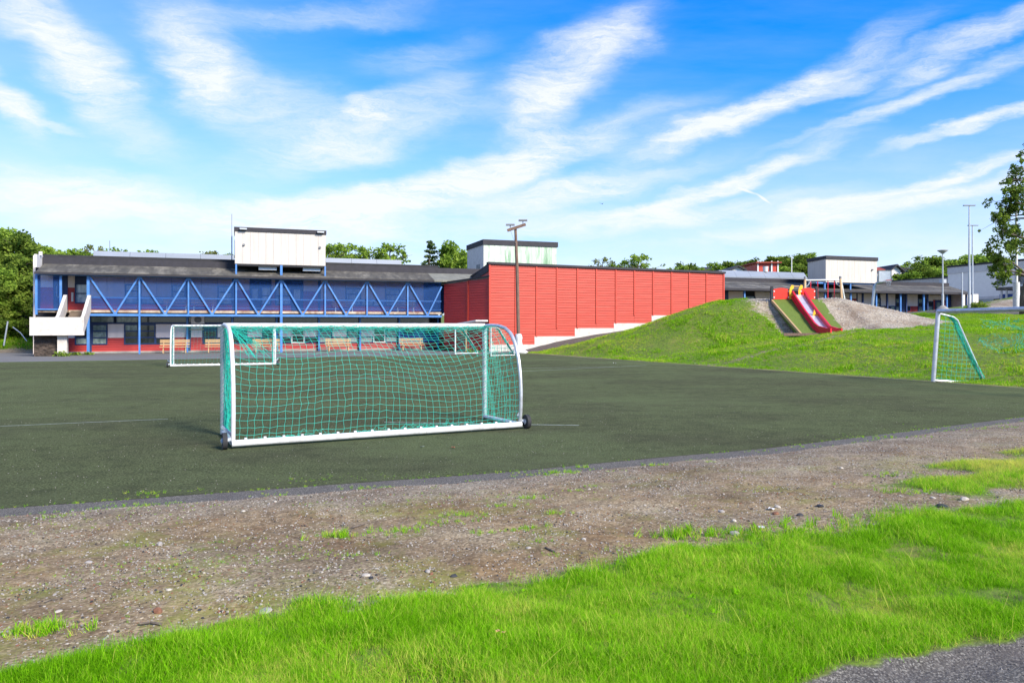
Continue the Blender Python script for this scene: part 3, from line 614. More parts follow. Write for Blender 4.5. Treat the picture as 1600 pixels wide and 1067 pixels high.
# upper floor wall
Z0, Zr, Z1 = 3.10, 4.02, 5.6
upper = [(57,63,'nv'),(63,83,'rtall'),(83,95,'door'),(95,106,'nv'),(106,117,'rtall'),(117,139,'uw2'),(139,195,'std'),(195,217,'uw3'),(217,221,'nv'),(221,268,'low'),(268,290,'uw3'),(290,296,'nv'),(296,315,'low'),(315,340,'std'),(340,363,'uw3'),(363,368,'nv'),(368,390,'rtall'),(390,408,'door'),(408,424,'uw2'),(424,430,'rtall'),(430,455,'uw2'),
  (455,474,'door'),(474,497,'rtall'),(497,501,'nv'),(501,540,'std'),(540,564,'uw3'),(564,602,'low'),(602,625,'uw3'),(625,650,'low'),(650,662,'std'),(662,695,'blueb')]
for u0, u1, t in upper:
    a, b = lo(u0), lo(u1)
    if t == 'nv': B.box('pillar','navy',a,b,y-.02,y+.1,Z0,Z1); continue
    if t in ('std','low'):
        zz_ = Zr if t == 'std' else 3.62
        saw(a,b,y+.02,Z0,zz_-.004,.17).build('cladding_panel','red_lower',R)
        if t == 'low': B.window(a,b,y,3.62,Zr+.12,1,max(1,round((b-a)/1.1)),gl='glass_painted_sky',w=.06); zz_ = Zr+.123
        n = max(1, round((b-a)/1.2)); w = (b-a)/n
        for i in range(n): B.box('wall_panel','pink_white',a+i*w+.01,a+(i+1)*w-.01,y,y+.1,zz_,Z1)
    elif t == 'rtall': saw(a,b,y+.02,Z0,4.75,.17).build('cladding_panel','red_lower',R); B.box('wall_panel','pink_white',a+.01,b-.01,y,y+.1,4.753,Z1)
    elif t == 'door':
        d = B.box('door','navy',a+.04,b-.04,y+.0,y+.07,Z0+.02,5.1); B.box('door_pane','glass_painted_sky',a+.2,b-.25,y-.015,y+.02,4.1,4.85,parent=d)
        B.box('handle','galv',b-.19,b-.13,y-.06,y+.0,4.0,4.12,parent=d); B.box('wall_panel','navy',a,b,y,y+.1,5.11,Z1)
    elif t in ('uw2','uw3'):
        zl = 3.62; saw(a,b,y+.02,Z0,zl-.004,.17).build('cladding_panel','red_lower',R)
        B.window(a,b,y,zl,5.05,3 if t=='uw3' else 2,1,gl='glass_painted_sky'); B.box('wall_panel','pink_white' if t=='uw3' else 'navy',a+.01,b-.01,y,y+.1,5.053,Z1)
    elif t == 'blueb': B.box('wall_panel','blue_board',a,b,y,y+.1,Z0,Z1)
# end wall left
B.box('end_wall','pink_white',XE-.15,XE,y+.1,y+9,0,7.0)
# roof: overhanging pitched edge, black parapet, zinc clerestory
ze = B.z(428.5, 0, -.5); 
def roof_sheet(x0, x1, mat, y0=-.5, y1=1.75, z0=None, z1=None, name='roof'):
    z0 = z0 or 5.68; z1 = z1 or 6.36
    n = max(1, round((x1-x0)/1.6)); k = (x1-x0)/n
    r_ = MB().prism([(x0,y0,z0),(x0,y1,z1),(x0,y1,z1-.16),(x0,y0,z0-.16)], (x1-x0,0,0)).build(name, mat, R)
    return r_
xa, xb = B.s(56,-.5), B.s(690,-.5)
bx0, bx1 = B.s(367), B.s(508.6)
roof_sheet(xa, xb-.6, 'shingle')
# right end hip, paler
MB().prism([(xb-.6,-.5,5.68),(xb-.9,1.75,6.36),(xb+4.5,1.75,6.36),(xb+4.5,-.1,5.78)], (0,0,-.16)).build('roof','shingle_light',R)
MB().box(xa-.1,xb+5,1.75,2.0,6.30,6.83).build('parapet','black_felt',R); MB().box(xa-.1,xb+5,2.0,10,6.55,6.6).build('flat_roof','black_felt',R)
MB().box(xa-.1,xb-.6,-.56,-.48,5.50,5.64).build('gutter','black_felt',R)
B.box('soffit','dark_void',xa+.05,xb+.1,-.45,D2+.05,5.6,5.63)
poly_wall('gable_plate','white_paint',[(xa-.28,.3,6.0),(xa-.28,1.9,6.05),(xa-.28,2.0,6.95),(xa-.28,.3,6.9)],(.16,0,0),R)
MB().tube([(xa-.1,1.2,6.9),(xa-.1,1.2,7.15)],.12,10).build('vent_cap','white_paint',R)
yz = 6.5
for u0, u1 in ((145,366),(509,628)):
    a, b = B.s(u0,yz), B.s(u1,yz); n = max(1,round((b-a)/2.4)); w=(b-a)/n
    for i in range(n):
        MB().prism([(a+i*w+.01,yz,6.6),(a+i*w+.01,yz,7.25),(a+i*w+.01,yz+.25,7.82),(a+i*w+.01,yz+2.5,7.82),(a+i*w+.01,yz+2.5,6.6)], (w-.02,0,0)).build('zinc_skylight','zinc',R)
a, b = B.s(628,yz), B.s(636,yz+.2)
# rooftop plant room on blue posts
z0_, z1_ = 6.58, 9.0
pr = B.box('plant_room','box_white',bx0,bx1,0,3.2,z0_,z1_)
n = 12; w = (bx1-bx0)/n
for i in range(n): MB().box(bx0+i*w+.006,bx0+(i+1)*w-.006,-.022,-.002,z0_+.02,z1_-.01).build('cladding_sheet','box_white',pr)
MB().box(bx0-.06,bx1+.06,-.09,3.3,z1_,z1_+.30).build('roof_edge','black_felt',pr)
B.box('louver','grey_metal',bx0-.03,bx0-.003,.5,1.4,7.1,8.4,parent=pr)
for u in (380,500.5):
    x = B.s(u); MB().box(x-.25,x+.25,-.35,-.1,z1_+.1,z1_+.2).build('floodlight','galv',pr)
for u in (381,500): x = B.s(u); MB().tube([(x,-.17,8.0),(x,-.02,8.0)],[.07,.1],8).build('spotlight','grey_metal',pr)
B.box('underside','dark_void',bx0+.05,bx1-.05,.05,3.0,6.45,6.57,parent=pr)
for u in (420,488): x = B.s(u,1); B.box('duct','galv',x-.75,x+.55,.35,.7,6.2,6.44,parent=pr)
MB().tube([(bx0-.25,3.3,7.0),(bx0-.25,3.3,10.7)],.02,6).build('antenna','grey_metal',pr)
MB().tube([(bx0-.25,3.3,6.8),(bx0-.25,3.3,9.0)],.045,6).build('antenna_mast','galv',pr)
# heat pump unit on the wall
ax = lo(298.5); ac = B.box('heat_pump','white_paint',ax+.03,ax+.95,y-.42,y-.04,2.14,2.80,bevel=.02)
m = MB(); 
for r_ in (.24,.17,.1): m.tube([(ax+.5+r_*math.cos(t_),y-.43,2.46+r_*math.sin(t_)) for t_ in np.linspace(0,2*math.pi,19)],.012,5,False)
g_ = m.build('fan_grille','dark_void',ac); g_['kind']='stuff'
lathe_o = MB().tube([(ax+.5,y-.43,2.46),(ax+.5,y-.40,2.46)],.25,18).build('fan','grey_metal',ac)
MB().beam((ax-.1,y-.1,1.72),(ax+.9,y-.1,1.72),.05,.06).build('pipe','swing_wood',ac)
B.box('wall_vent','grey_metal',lo(394),lo(400),y-.04,y,1.62,1.8); 
B.box('sign','white_paint',lo(106.5)+.2,lo(108.5)+.25,y-.03,y,3.75,4.4)

# ---- stair with white concrete parapets
LY = -2.75                                      # front face of the landing
l0, l1 = B.s(46,LY), B.s(134,LY); ztop, zbot = B.z(495.5, -2, LY), B.z(524, -2, LY)
stair = thing('external_stair','white concrete stair landing with sloping parapets left of the blue truss','staircase',(0,0,0)); stair.parent = None
stair.location = R.location; stair.rotation_euler = R.rotation_euler
poly_wall('front_parapet','plinth_white',[(l0,LY,ztop),(l1-.25,LY,ztop),(l1-.1,LY,zbot),(l0,LY,zbot)],(0,.16,0),stair)
poly_wall('end_parapet','plinth_white',[(l0,LY+.163,zbot),(l0,LY+.163,ztop),(l0,LY+1.5,ztop),(l0,LY+1.5,zbot)],(.16,0,0),stair)
sl0, sl1 = B.s(93,-1.3), B.s(131.5,-1.3)
for x, w in ((sl0,.2),(sl1,.2)):
    yb_ = LY+.165
    poly_wall('side_parapet','plinth_white',[(x,yb_,zbot+.02),(x,yb_,ztop+.0),(x,yb_+.35,ztop+.12),(x,-.12,4.12),(x,.02,4.12),(x,.02,3.02),(x,-.2,2.9)],(w,0,0),stair)
B_land = MB().box(l0+.165,l1-.3,LY+.165,LY+1.45,zbot+.02,zbot+.2).build('landing_slab','concrete',stair)
ns = 9; ys0, ys1 = LY+1.1, 1.3; zs0 = zbot+.2
for i in range(ns):
    yy0 = ys0+(ys1-ys0)*i/ns; MB().box(sl0+.205,sl1-.005,yy0,yy0+(ys1-ys0)/ns+.02,zs0+(3.02-zs0)*i/ns,zs0+(3.05-zs0)*(i+1)/ns).build('step','step_brown',stair)
cxl = B.s(90,-2.2)
MB().box(cxl,cxl+.55,-2.3,-1.85,0,zbot+.01).build('column','plinth_white',stair)
# rough dark masonry block under the landing
m = MB(); nx_, nz_ = 26, 16; vs = []; x0_, x1_ = B.s(53,-1.9), cxl-.003; hh = zbot
for j in range(nz_+1):
    for i in range(nx_+1):
        bx_ = x0_+(x1_-x0_)*i/nx_; vs.append((bx_-.25*(1-j/nz_)*(i==0)*0, -1.9-.09*mnoise.noise((bx_*2.2,j*.5,3))-(.12 if (j%3) else 0)*abs(mnoise.noise((bx_*4,j*.9,1))), hh*j/nz_))
fs = [(j*(nx_+1)+i, j*(nx_+1)+i+1, (j+1)*(nx_+1)+i+1, (j+1)*(nx_+1)+i) for j in range(nz_) for i in range(nx_)]
m.add(vs, fs); m.box(x0_,x1_,-1.75,-.1,0,hh-.02)
m.build('masonry_block','brick_dark',stair)

# ------------------------------------------------ red sports hall
Hh = Face('sports_hall','big windowless hall clad in bright red horizontal boards','building',(px(765,57.3),57.3),19)
R = Hh.root
seams = [765,805.5,838,870,902,931.5,962,991,1020,1049,1076.5,1103.5,1131]
xsH = [Hh.s(u) for u in seams]; XHe = xsH[-1]
def ztopH(x): return 6.80 + (6.56-6.80)*x/XHe
stepz = lambda x: 0.22 if x < Hh.s(835) else (.95 if x < Hh.s(898) else (1.55+.25 if x < Hh.s(959) else (2.2 if x < Hh.s(1018) else 2.9)))
steps = [(-.01,Hh.s(835),None),(Hh.s(835),Hh.s(898),None),(Hh.s(898),Hh.s(959),None),(Hh.s(959),Hh.s(1018),None),(Hh.s(1018),XHe,None)]
szs = [pz(538.5,57.8), pz(525.5,58.9), pz(512.7,60.2), pz(505,61.5), pz(493,63)]
for (a, b, _), zq in zip(steps, szs): Hh.box('plinth','plinth_white',a if a>0 else -.02,b,-.03,.25,-.1,zq-.002)
def zplinth(x):
    for (a, b, _), zq in zip(steps, szs):
        if x < b: return zq
    return szs[-1]
for i, (a, b) in enumerate(zip(xsH[:-1], xsH[1:])):
    # split at plinth steps
    cuts = [a] + [q for q in (Hh.s(835),Hh.s(898),Hh.s(959),Hh.s(1018)) if a+.12 < q < b-.12] + [b]
    zt_ = min(ztopH(a), ztopH(b)); zl_ = max(zplinth(c_+.05) for c_ in cuts[:-1])
    p_ = saw(a+.005,b-.005,0,zl_,zt_-.02,.20,.026,.12)
    for c0, c1 in zip(cuts[:-1], cuts[1:]):
        if zplinth(c0+.05) < zl_-.05: 
            q_ = saw(c0+.005,c1-.005,0,zplinth(c0+.05),zl_-.003,.20,.026,.12); p_.add(q_.v, q_.f)
    p_.build('cladding_panel','red_boards',R)
    if i: MB().box(a-.06,a+.06,-.075,-.012,zl_-.02,zt_-.05).build('batten','red_boards',R)
MB().box(-.07,.07,-.08,-.01,.25,6.72).build('corner_board','red_boards',R); MB().box(XHe-.1,XHe+.03,-.08,-.01,3,6.5).build('corner_board','red_boards',R)
poly_wall('roof_edge','black_felt',[(-.15,-.16,6.74),(XHe+.1,-.16,6.50),(XHe+.1,-.16,6.66),(-.15,-.16,6.92)],(0,.5,0),R)
poly_wall('side_wall','red_lower',[(XHe-.02,.13,1),(XHe-.02,14,1),(XHe-.02,14,5.2),(XHe-.02,.13,6.5)],(-.2,0,0),R)
# roof body sloping to the back
poly_wall('roof','black_felt',[(-.05,.2,6.75),(-.05,16,5.0),(-.05,16,4.5),(-.05,.2,6.2)],(XHe,0,0),R)
# canted lower wing towards the gallery building
P1 = Vector((0,0,0)); tgt = B.world(B.s(694), 0); 
dx_, dy_ = tgt[0]-Hh.o[0], tgt[1]-Hh.o[1]; lx, ly = dx_*Hh.c+dy_*Hh.n, -dx_*Hh.n+dy_*Hh.c
wing_len = math.hypot(lx, ly); wang = math.atan2(-ly, -lx)
def wing_local(m):   # builds along x from the far end (0) to the corner (wing_len)
    c, s_ = math.cos(wang), math.sin(wang); m.v = [(lx + v[0]*c - v[1]*s_, ly + v[0]*s_ + v[1]*c, v[2]) for v in m.v]; return m
zA, zB = pz(443, tgt[1]), pz(432.5, 57.3)
seam = wing_len*.54
for a, b in ((0,seam),(seam,wing_len)):
    za, zb_ = zA+(zB-zA)*a/wing_len, zA+(zB-zA)*b/wing_len
    m = saw(a+.005,b-.005,0,.12,min(za,zb_)-.02,.20,.026,.12); wing_local(m).build('cladding_panel','red_lower',R)
    m = MB().prism([(a,.02,min(za,zb_)-.021),(b,.02,min(za,zb_)-.021),(b,.02,zb_),(a,.02,za)],(0,.1,0)); wing_local(m).build('cladding_panel','red_lower',R)
wing_local(MB().box(seam-.06,seam+.06,-.07,-.03,.1,zA+.1)).build('batten','red_boards',R)
wing_local(MB().prism([(-.15,-.12,zA),(wing_len+.05,-.12,zB),(wing_len+.05,-.12,zB+.1),(-.15,-.12,zA+.1)],(0,.3,0))).build('roof_edge','black_felt',R)
wing_local(MB().prism([(-.3,0,zA+.02),(wing_len,0,zB+.02),(wing_len,5,zB+.1),(-.3,5,zA+.1)],(0,0,-.12))).build('roof','shingle_light',R)
# return wall above the wing roof, falling away from the corner
saw_side = MB().prism([(0.0,.0,zB-.1),(0,5.0,5.4),(0,5.0,6.0),(0,0,6.78)],(.12,0,0)); saw_side.build('return_wall','red_lower',R)
poly_wall('roof_edge','black_felt',[(-.05,-.1,6.76),(-.05,5.2,5.95),(-.05,5.2,6.08),(-.05,-.1,6.9)],(.2,0,0),R)
# little porch at the foot of the wing
wing_local(MB().prism([(wing_len-2.6,-1.5,2.02),(wing_len-.1,-1.5,2.32),(wing_len-.1,-1.5,2.45),(wing_len-2.6,-1.5,2.12)],(0,1.45,0))).build('porch_roof','white_paint',R)
for q in (wing_len-2.3, wing_len-1.2): wing_local(MB().beam((q,-1.4,0),(q,-1.4,2.1),.09,.09)).build('porch_post','swing_wood',R)
wing_local(MB().beam((wing_len-2.2,-1.4,1.9),(wing_len-1.25,-1.4,1.2),.08,.08)).build('porch_brace','swing_wood',R)

# ------------------------------------------------ algae-stained rooftop box behind the hall
A = Face('rooftop_plant_house','pale flat box streaked with green algae rising behind the left end of the red hall','building',(px(756,70),70),19.3)
R = A.root; w_ = A.s(870); zt_ = pz(379.5,71); zt0 = pz(374.2,70)-.0
n = 14; k = w_/n
A.box('wall','white_paint',.0,w_,.03,5.6,4.5,zt0-.5)
for i in range(n): A.box('cladding_sheet','algae_white',i*k+.006,(i+1)*k-.006,-.01,.028,4.6,zt0-.48)
n=5
for i in range(n): A.box('cladding_sheet','white_paint',-.03,-.002,i*1.12+.01,(i+1)*1.12-.01,4.6,zt0-.48)
A.box('roof_edge','black_felt',-.1,w_+.1,-.1,5.7,zt0-.48,zt0)
A.box('louver','grey_metal',-.06,-.031,1.2,2.3,6.4,7.9)
A.box('base_frame','blue_steel',-.1,w_,.2,5.4,4.3,4.5)

# ------------------------------------------------ low wing on the terrace, right
Wg = Face('low_school_wing','low single storey wing with wide grey roof and blue posts behind the slide hill','building',(39.3-.943*20.1, 78-.334*20.1),19.5)
R = Wg.root; gz = 3.30; d_ = 2.2
XW = Wg.s(1515,-.3); w0 = -3.0
zeave = 5.62
post_u = [1163,1205,1247,1289,1329,1368.8,1406.7,1443,1479]
for u in post_u: x = Wg.s(u); MB().beam((x,0,gz-.3),(x,0,zeave-.05),.16,.16,(0,1,0)).build('post','blue_steel',R)
for u in (1348,1386,1416,1449): x = Wg.s(u,.9); MB().beam((x,.9,gz-.3),(x,.9,zeave-.05),.16,.16,(0,1,0)).build('post','navy',R)
Wg.box('wall','dark_void',w0,Wg.s(1487,d_),d_+.1,d_+9,gz-.5,6.2)
wallseq = [(1131,1138,'nv'),(1138,1162,'pw'),(1162,1180,'uw'),(1180,1212,'pw'),(1212,1252,'pw'),(1252,1262,'nv'),(1262,1290,'mix'),(1290,1300,'nv'),(1300,1312,'mix'),(1312,1324,'door'),(1324,1338,'red'),(1338,1340,'nv'),(1340,1362,'pr'),(1362,1376,'uw'),(1376,1399,'pl'),(1399,1409,'uw'),(1409,1414,'nv'),(1414,1422,'pl2'),(1422,1434,'pr'),(1434,1447,'uw'),(1447,1458,'uwl'),(1458,1461,'red'),(1461,1472,'door'),(1472,1480,'red'),(1480,1486,'nv')]
ztw = 5.45; zred = pz(477.5,80)
for u0,u1,t in wallseq:
    a, b = Wg.s(u0,d_), Wg.s(u1,d_)
    if t=='nv': Wg.box('pillar','navy',a,b,d_-.02,d_+.1,gz-.3,ztw); continue
    if t=='uw': Wg.window(a,b,d_,gz+.3,5.0,3,1,mixed=['glass_pale','glass_dark','glass_pale'],w=.09); saw(a,b,d_+.02,gz-.3,gz+.296,.17).build('cladding_panel','red_lower',R)
    elif t=='uwl': Wg.window(a,b,d_,gz+.3,4.75,2,1,mixed=['glass_pale','glass_dark'],w=.09); saw(a,b,d_+.02,gz-.3,gz+.296,.17).build('cladding_panel','red_lower',R); Wg.box('wall_panel','pink_white',a,b,d_,d_+.1,4.753,ztw)
    elif t in ('pw','pr','pl','pl2','mix'):
        z_ = {'pw':gz+.2,'pr':zred,'pl':zred,'pl2':zred,'mix':4.3}[t]
        n = max(1,round((b-a)/1.3)); k=(b-a)/n
        for i in range(n): Wg.box('wall_panel','pink_white',a+i*k+.01,a+(i+1)*k-.01,d_,d_+.1,z_,ztw)
        if t in ('pl','pl2','mix'): Wg.window(a,b,d_,z_-.55,z_-.003,1,3 if b-a>1.5 else 1,mixed=['bench_wood','glass_dark','glass_pale'] if t=='pl' else ['glass_dark'],w=.07); z_ -= .553
        saw(a,b,d_+.02,gz-.3,z_-.004,.17).build('cladding_panel','red_lower',R)
    elif t=='red': saw(a,b,d_+.02,gz-.3,4.9,.17).build('cladding_panel','red_lower',R); Wg.box('wall_panel','pink_white',a,b,d_,d_+.1,4.903,ztw)
    elif t=='door':
        d = Wg.box('door','navy',a+.04,b-.04,d_,d_+.07,gz-.1,4.9); Wg.box('door_pane','glass_pale',a+.25,b-.25,d_-.015,d_+.02,4.0,4.6,parent=d); Wg.box('wall_panel','pink_white',a,b,d_,d_+.1,4.903,ztw)
# pale end block
Wg.box('end_wall','white_paint',Wg.s(1487,d_)+.01,Wg.s(1505,d_)+.6,d_-1.4,d_+8,gz-.5,5.55)
x_=Wg.s(1511,-.1); MB().beam((x_,0,gz-.3),(x_,0,zeave-.05),.16,.16,(0,1,0)).build('post','navy',R)
yr = 4.6; zr_ = 6.62
MB().prism([(w0,-.45,zeave),(w0,yr,zr_),(Wg.s(1484,yr),yr,zr_),(XW,-.45,zeave)],(0,0,-.14)).build('roof','shingle',R)
MB().prism([(XW,-.45,zeave+.003),(Wg.s(1484,yr),yr,zr_+.003),(Wg.s(1484,yr)+.3,yr+6,zr_),(XW+1.2,yr+4,zeave)],(0,0,-.14)).build('roof','shingle',R)
MB().box(w0,Wg.s(1483,yr),yr+.01,yr+.3,6.5,7.0).build('parapet','black_felt',R)
MB().prism([(w0,-.52,zeave-.22),(XW+.05,-.52,zeave-.22),(XW+.05,-.52,zeave),(w0,-.52,zeave)],(0,.07,0)).build('gutter','black_felt',R)
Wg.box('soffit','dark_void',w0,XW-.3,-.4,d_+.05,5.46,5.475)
a, b = Wg.s(1128,yr+2), Wg.s(1262,yr+2); n = 6; k=(b-a)/n
for i in range(n): MB().prism([(a+i*k+.01,yr+2,6.9),(a+i*k+.01,yr+2,7.3),(a+i*k+.01,yr+2.6,7.95),(a+i*k+.01,yr+4,7.95),(a+i*k+.01,yr+4,6.9)],(k-.02,0,0)).build('zinc_skylight','zinc',R)
MB().tube([(Wg.s(1197,yr+2.5),yr+2.6,7.9),(Wg.s(1197,yr+2.5),yr+2.6,8.5)],[.25,.3],10).build('vent_cap','white_paint',R)
MB().box(Wg.s(1476,yr+.5),Wg.s(1480,yr+.5),yr+.6,yr+1.2,7.0,7.5).build('roof_unit','galv',R)
# plant room with canted left face
zl, zu = pz(439,73), pz(402,73)
qx0, qx1 = Wg.s(1290,-.2), Wg.s(1370,-.2); cant = (Wg.s(1260,3.5), 3.3)
pr = poly_wall('plant_room','box_white',[(qx0,-.2,zl),(qx1,-.2,zl),(qx1,3.4,zl),(cant[0],cant[1],zl)],(0,0,zu-zl),R)
poly_wall('roof_edge','black_felt',[(qx0-.03,-.3,zu),(qx1+.1,-.3,zu),(qx1+.1,3.5,zu),(cant[0]-.12,cant[1]+.05,zu)],(0,0,.36),pr)
n=9; k=(qx1-qx0)/n
for i in range(n): MB().box(qx0+i*k+.006,qx0+(i+1)*k-.006,-.222,-.202,zl+.01,zu-.01).build('cladding_sheet','box_white',pr)
c0, c1 = Vector((qx0,-.2,0)), Vector((cant[0],cant[1],0)); dd = (c1-c0).normalized(); nn = Vector((dd.y,-dd.x,0)); 
if nn.y > 0: nn = -nn
p0, p1 = c0.lerp(c1,.12)+nn*.01, c0.lerp(c1,.48)+nn*.01
MB().prism([(p0.x,p0.y,zl+.6),(p1.x,p1.y,zl+.6),(p1.x,p1.y,zu-.45),(p0.x,p0.y,zu-.45)], nn*.04).build('louver','grey_metal',pr)
for u in (1289,1329,1366): x = Wg.s(u,-.05); MB().beam((x,.0,zeave),(x,.0,zl),.14,.14,(0,1,0)).build('plant_room_post','blue_steel',pr)
Wg.box('plant_room_beam','blue_steel',qx0-1,qx1,0,.12,zl-.14,zl-.003,parent=pr)
MB().tube([(Wg.s(1362,-.2),-.4,pz(417,73)),(Wg.s(1362,-.2),-.22,pz(417,73))],[.07,.1],8).build('spotlight','grey_metal',pr)

# ------------------------------------------------ tall white hall at the far right, seen along its flank
Q = Face('white_hall','tall white rendered hall with peeling paint behind the masts at the right','building',(px(1481,95),95),-75.2)
R = Q.root; hq = 9.62
Lq = 26.
def Z_(v,u): return pz(v, Q.Y(Q.s(u),0))
Q.box('wall','white_peel',0,Lq,0,.4,5.3,8.6); Q.box('wall_band','white_paint',-.02,Lq,-.06,.4,8.6,hq-.2); Q.box('roof_edge','black_felt',-.1,Lq,-.12,12,hq-.2,hq+.02)
o0, o1 = Q.s(1527), Q.s(1600)
Q.box('wall','white_peel',0,o0,.0,.4,2.5,5.3); Q.box('recess','step_brown',o0,Lq,2.5,2.6,2.5,5.3); Q.box('recess_lintel','white_paint',o0-.2,Lq,-.1,.3,5.2,5.55)
Q.box('end_wall','white_peel',-.01,.39,.4,12,2.5,8.6)
a,b = Q.s(1558),Q.s(1570.5); Q.box('shutter','grey_metal',a,b,-.08,-.003,Z_(446,1564),Z_(426,1564))
Q.window(Q.s(1588),Q.s(1612),-.02,Z_(443.5,1598),Z_(428.5,1598),1,2,fr='grey_metal',gl='glass_dark',w=.2)
a = Q.s(1556,-2.4); Q.box('canopy','shingle',a,Lq,-2.4,.1,Z_(454.5,1575),Z_(451.5,1575)+.1)
for u in (1565,1573): x = Q.s(u,-2.2); Q.box('canopy_post','white_paint',x-.08,x+.08,-2.3,-2.14,3,Z_(454.5,1575))
for u0,u1 in ((1563,1573),(1575,1584),(1590,1600)): Q.box('bin_screen','blue_board',Q.s(u0,-1.8),Q.s(u1,-1.8),-1.9,-1.75,3,Z_(460.5,1575))
An = Face('white_annex','long white annex wall with black coping running behind the low wing','building',(px(1394,104),104),-69)
xe_ = An.s(1483); An.box('wall','box_white',0,xe_,0,.4,2,pz(438.5,104)-.1); An.box('coping','black_felt',-.1,xe_,-.06,.5,pz(438.5,104)-.1,pz(438.5,104)+.05)

# ------------------------------------------------ far houses
def house(name, label, u0, u1, vt, ve, vb, Y, mat, rmat, gable_front=True, deg=0, group=None):
    x0, x1 = px(u0,Y), px(u1,Y); w = x1-x0; t = thing(name, label, 'house', ((x0+x1)/2, Y, 0), math.radians(deg), group)
    zt_, ze_, zb_ = pz(vt,Y), pz(ve,Y), pz(vb,Y); h = w/2; dp = 7
    if gable_front:
        MB().prism([(-h,0,zb_),(h,0,zb_),(h,0,ze_),(0,0,zt_),(-h,0,ze_)],(0,dp,0)).build('wall',mat,t)
        for s_ in (-1,1): MB().prism([(s_*(h+.5),-.5,ze_-.25),(0,-.5,zt_+.05),(0,-.5,zt_+.3),(s_*(h+.5),-.5,ze_)],(0,dp+1,0)).build('roof',rmat,t)
    else:
        MB().box(-h,h,0,dp,zb_,ze_).build('wall',mat,t)
        MB().prism([(-h-.4,-.5,ze_),(-h-.4,dp/2,zt_),(-h-.4,dp+.5,ze_),(-h-.4,dp+.5,ze_-.2),(-h-.4,dp/2,zt_-.25),(-h-.4,-.5,ze_-.2)],(w+.8,0,0)).build('roof',rmat,t)
    for k in ((-.45,-.12),(.12,.45)):
        MB().box(h*k[0],h*k[1],-.05,.02,zb_+(ze_-zb_)*.4,zb_+(ze_-zb_)*.8).build('window','glass_dark',t)
    return t
house('white_house','small white house with black gable roof among the trees behind the red hall corner',1144,1161,417.5,421.5,440,118,'house_white','black_felt')
house('dark_roofed_house','house with long dark roof showing just above the right end of the red hall',1103,1143,416,422,440,200,'house_white','black_felt',False)
t = house('red_house','tall red wooden house with white corner boards among trees',1184,1216,408.5,409.5,440,118,'red_boards','roof_red',False)
for k in (-2.62,.9,2.5): MB().box(k*.62-.1,k*.62+.1,-.12,-.05,8,pz(408,118)).build('corner_board','house_white',t)
house('red_roofed_house','white house with red tiled roof above the basketball board',1371,1396,415,421.5,445,118,'house_white','roof_red',False)
house('gabled_white_house','white gabled house just right of the red tiled roof',1393,1407,416,423,445,116,'house_white','black_felt')
house('hilltop_house','white house with dark roof and chimney farthest right of the distant houses',1403,1424,414.5,419,445,119,'house_white','black_felt',False)
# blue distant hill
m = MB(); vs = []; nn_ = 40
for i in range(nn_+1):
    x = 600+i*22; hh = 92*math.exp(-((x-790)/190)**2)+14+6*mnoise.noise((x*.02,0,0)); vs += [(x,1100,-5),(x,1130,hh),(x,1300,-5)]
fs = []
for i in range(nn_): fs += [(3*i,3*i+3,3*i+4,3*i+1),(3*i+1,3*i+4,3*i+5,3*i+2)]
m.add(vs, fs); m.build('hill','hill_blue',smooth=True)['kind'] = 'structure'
# ================================================================== football goals
def net_mesh(chains, r):
    """strings as thin three-sided tubes"""
    V = []; Fc = []; o = 0
    ang = [0, 2.094, 4.188]
    for ch in chains:
        ch = np.asarray(ch, float); k = len(ch)
        if k < 2: continue
        d = np.gradient(ch, axis=0); d /= np.linalg.norm(d, axis=1)[:,None]+1e-9
        ref = np.where(np.abs(d[:,2:3]) > .8, np.array([[1.,0.,0.]]), np.array([[0.,0.,1.]]))
        a = np.cross(d, ref); a /= np.linalg.norm(a, axis=1)[:,None]+1e-9; b = np.cross(a, d)
        ring = np.stack([ch + (a*math.cos(t)+b*math.sin(t))*r for t in ang], 1); V.append(ring.reshape(-1,3))
        i = np.arange(k-1)[:,None]*3; j = np.arange(3)[None]; jn = (j+1) % 3
        Fc.append((np.stack([i+j, i+jn, i+3+jn, i+3+j], -1)+o).reshape(-1,4)); o += 3*k
    V = np.concatenate(V); Fc = np.concatenate(Fc); me = bpy.data.meshes.new('net')
    me.vertices.add(len(V)); me.vertices.foreach_set('co', V.ravel()); me.loops.add(Fc.size); me.loops.foreach_set('vertex_index', Fc.ravel().astype(np.int32))
    me.polygons.add(len(Fc)); me.polygons.foreach_set('loop_start', np.arange(0,Fc.size,4,dtype=np.int32)); me.polygons.foreach_set('loop_total', np.full(len(Fc),4,dtype=np.int32)); me.update(calc_edges=True)
    return me
def add_net(name, chains, r, mat, parent):
    me = net_mesh(chains, r); me.materials.append(M[mat]); o = bpy.data.objects.new(name, me); COL.objects.link(o); o.parent = parent; o['kind'] = 'stuff'; return o
PROF = [(0,2.0),(-.30,2.01),(-.68,2.0),(-1.02,1.95),(-1.28,1.84),(-1.47,1.64),(-1.60,1.36),(-1.68,1.05),(-1.71,.70),(-1.70,.40),(-1.66,.10)]
def prof_at(t):     # t 0..1 from crossbar to ground along the rear tube
    P_ = np.array(PROF); L_ = np.concatenate([[0], np.cumsum(np.hypot(*np.diff(P_, axis=0).T))]); s_ = np.asarray(t)*L_[-1]
    return np.interp(s_, L_, P_[:,0]), np.interp(s_, L_, P_[:,1])
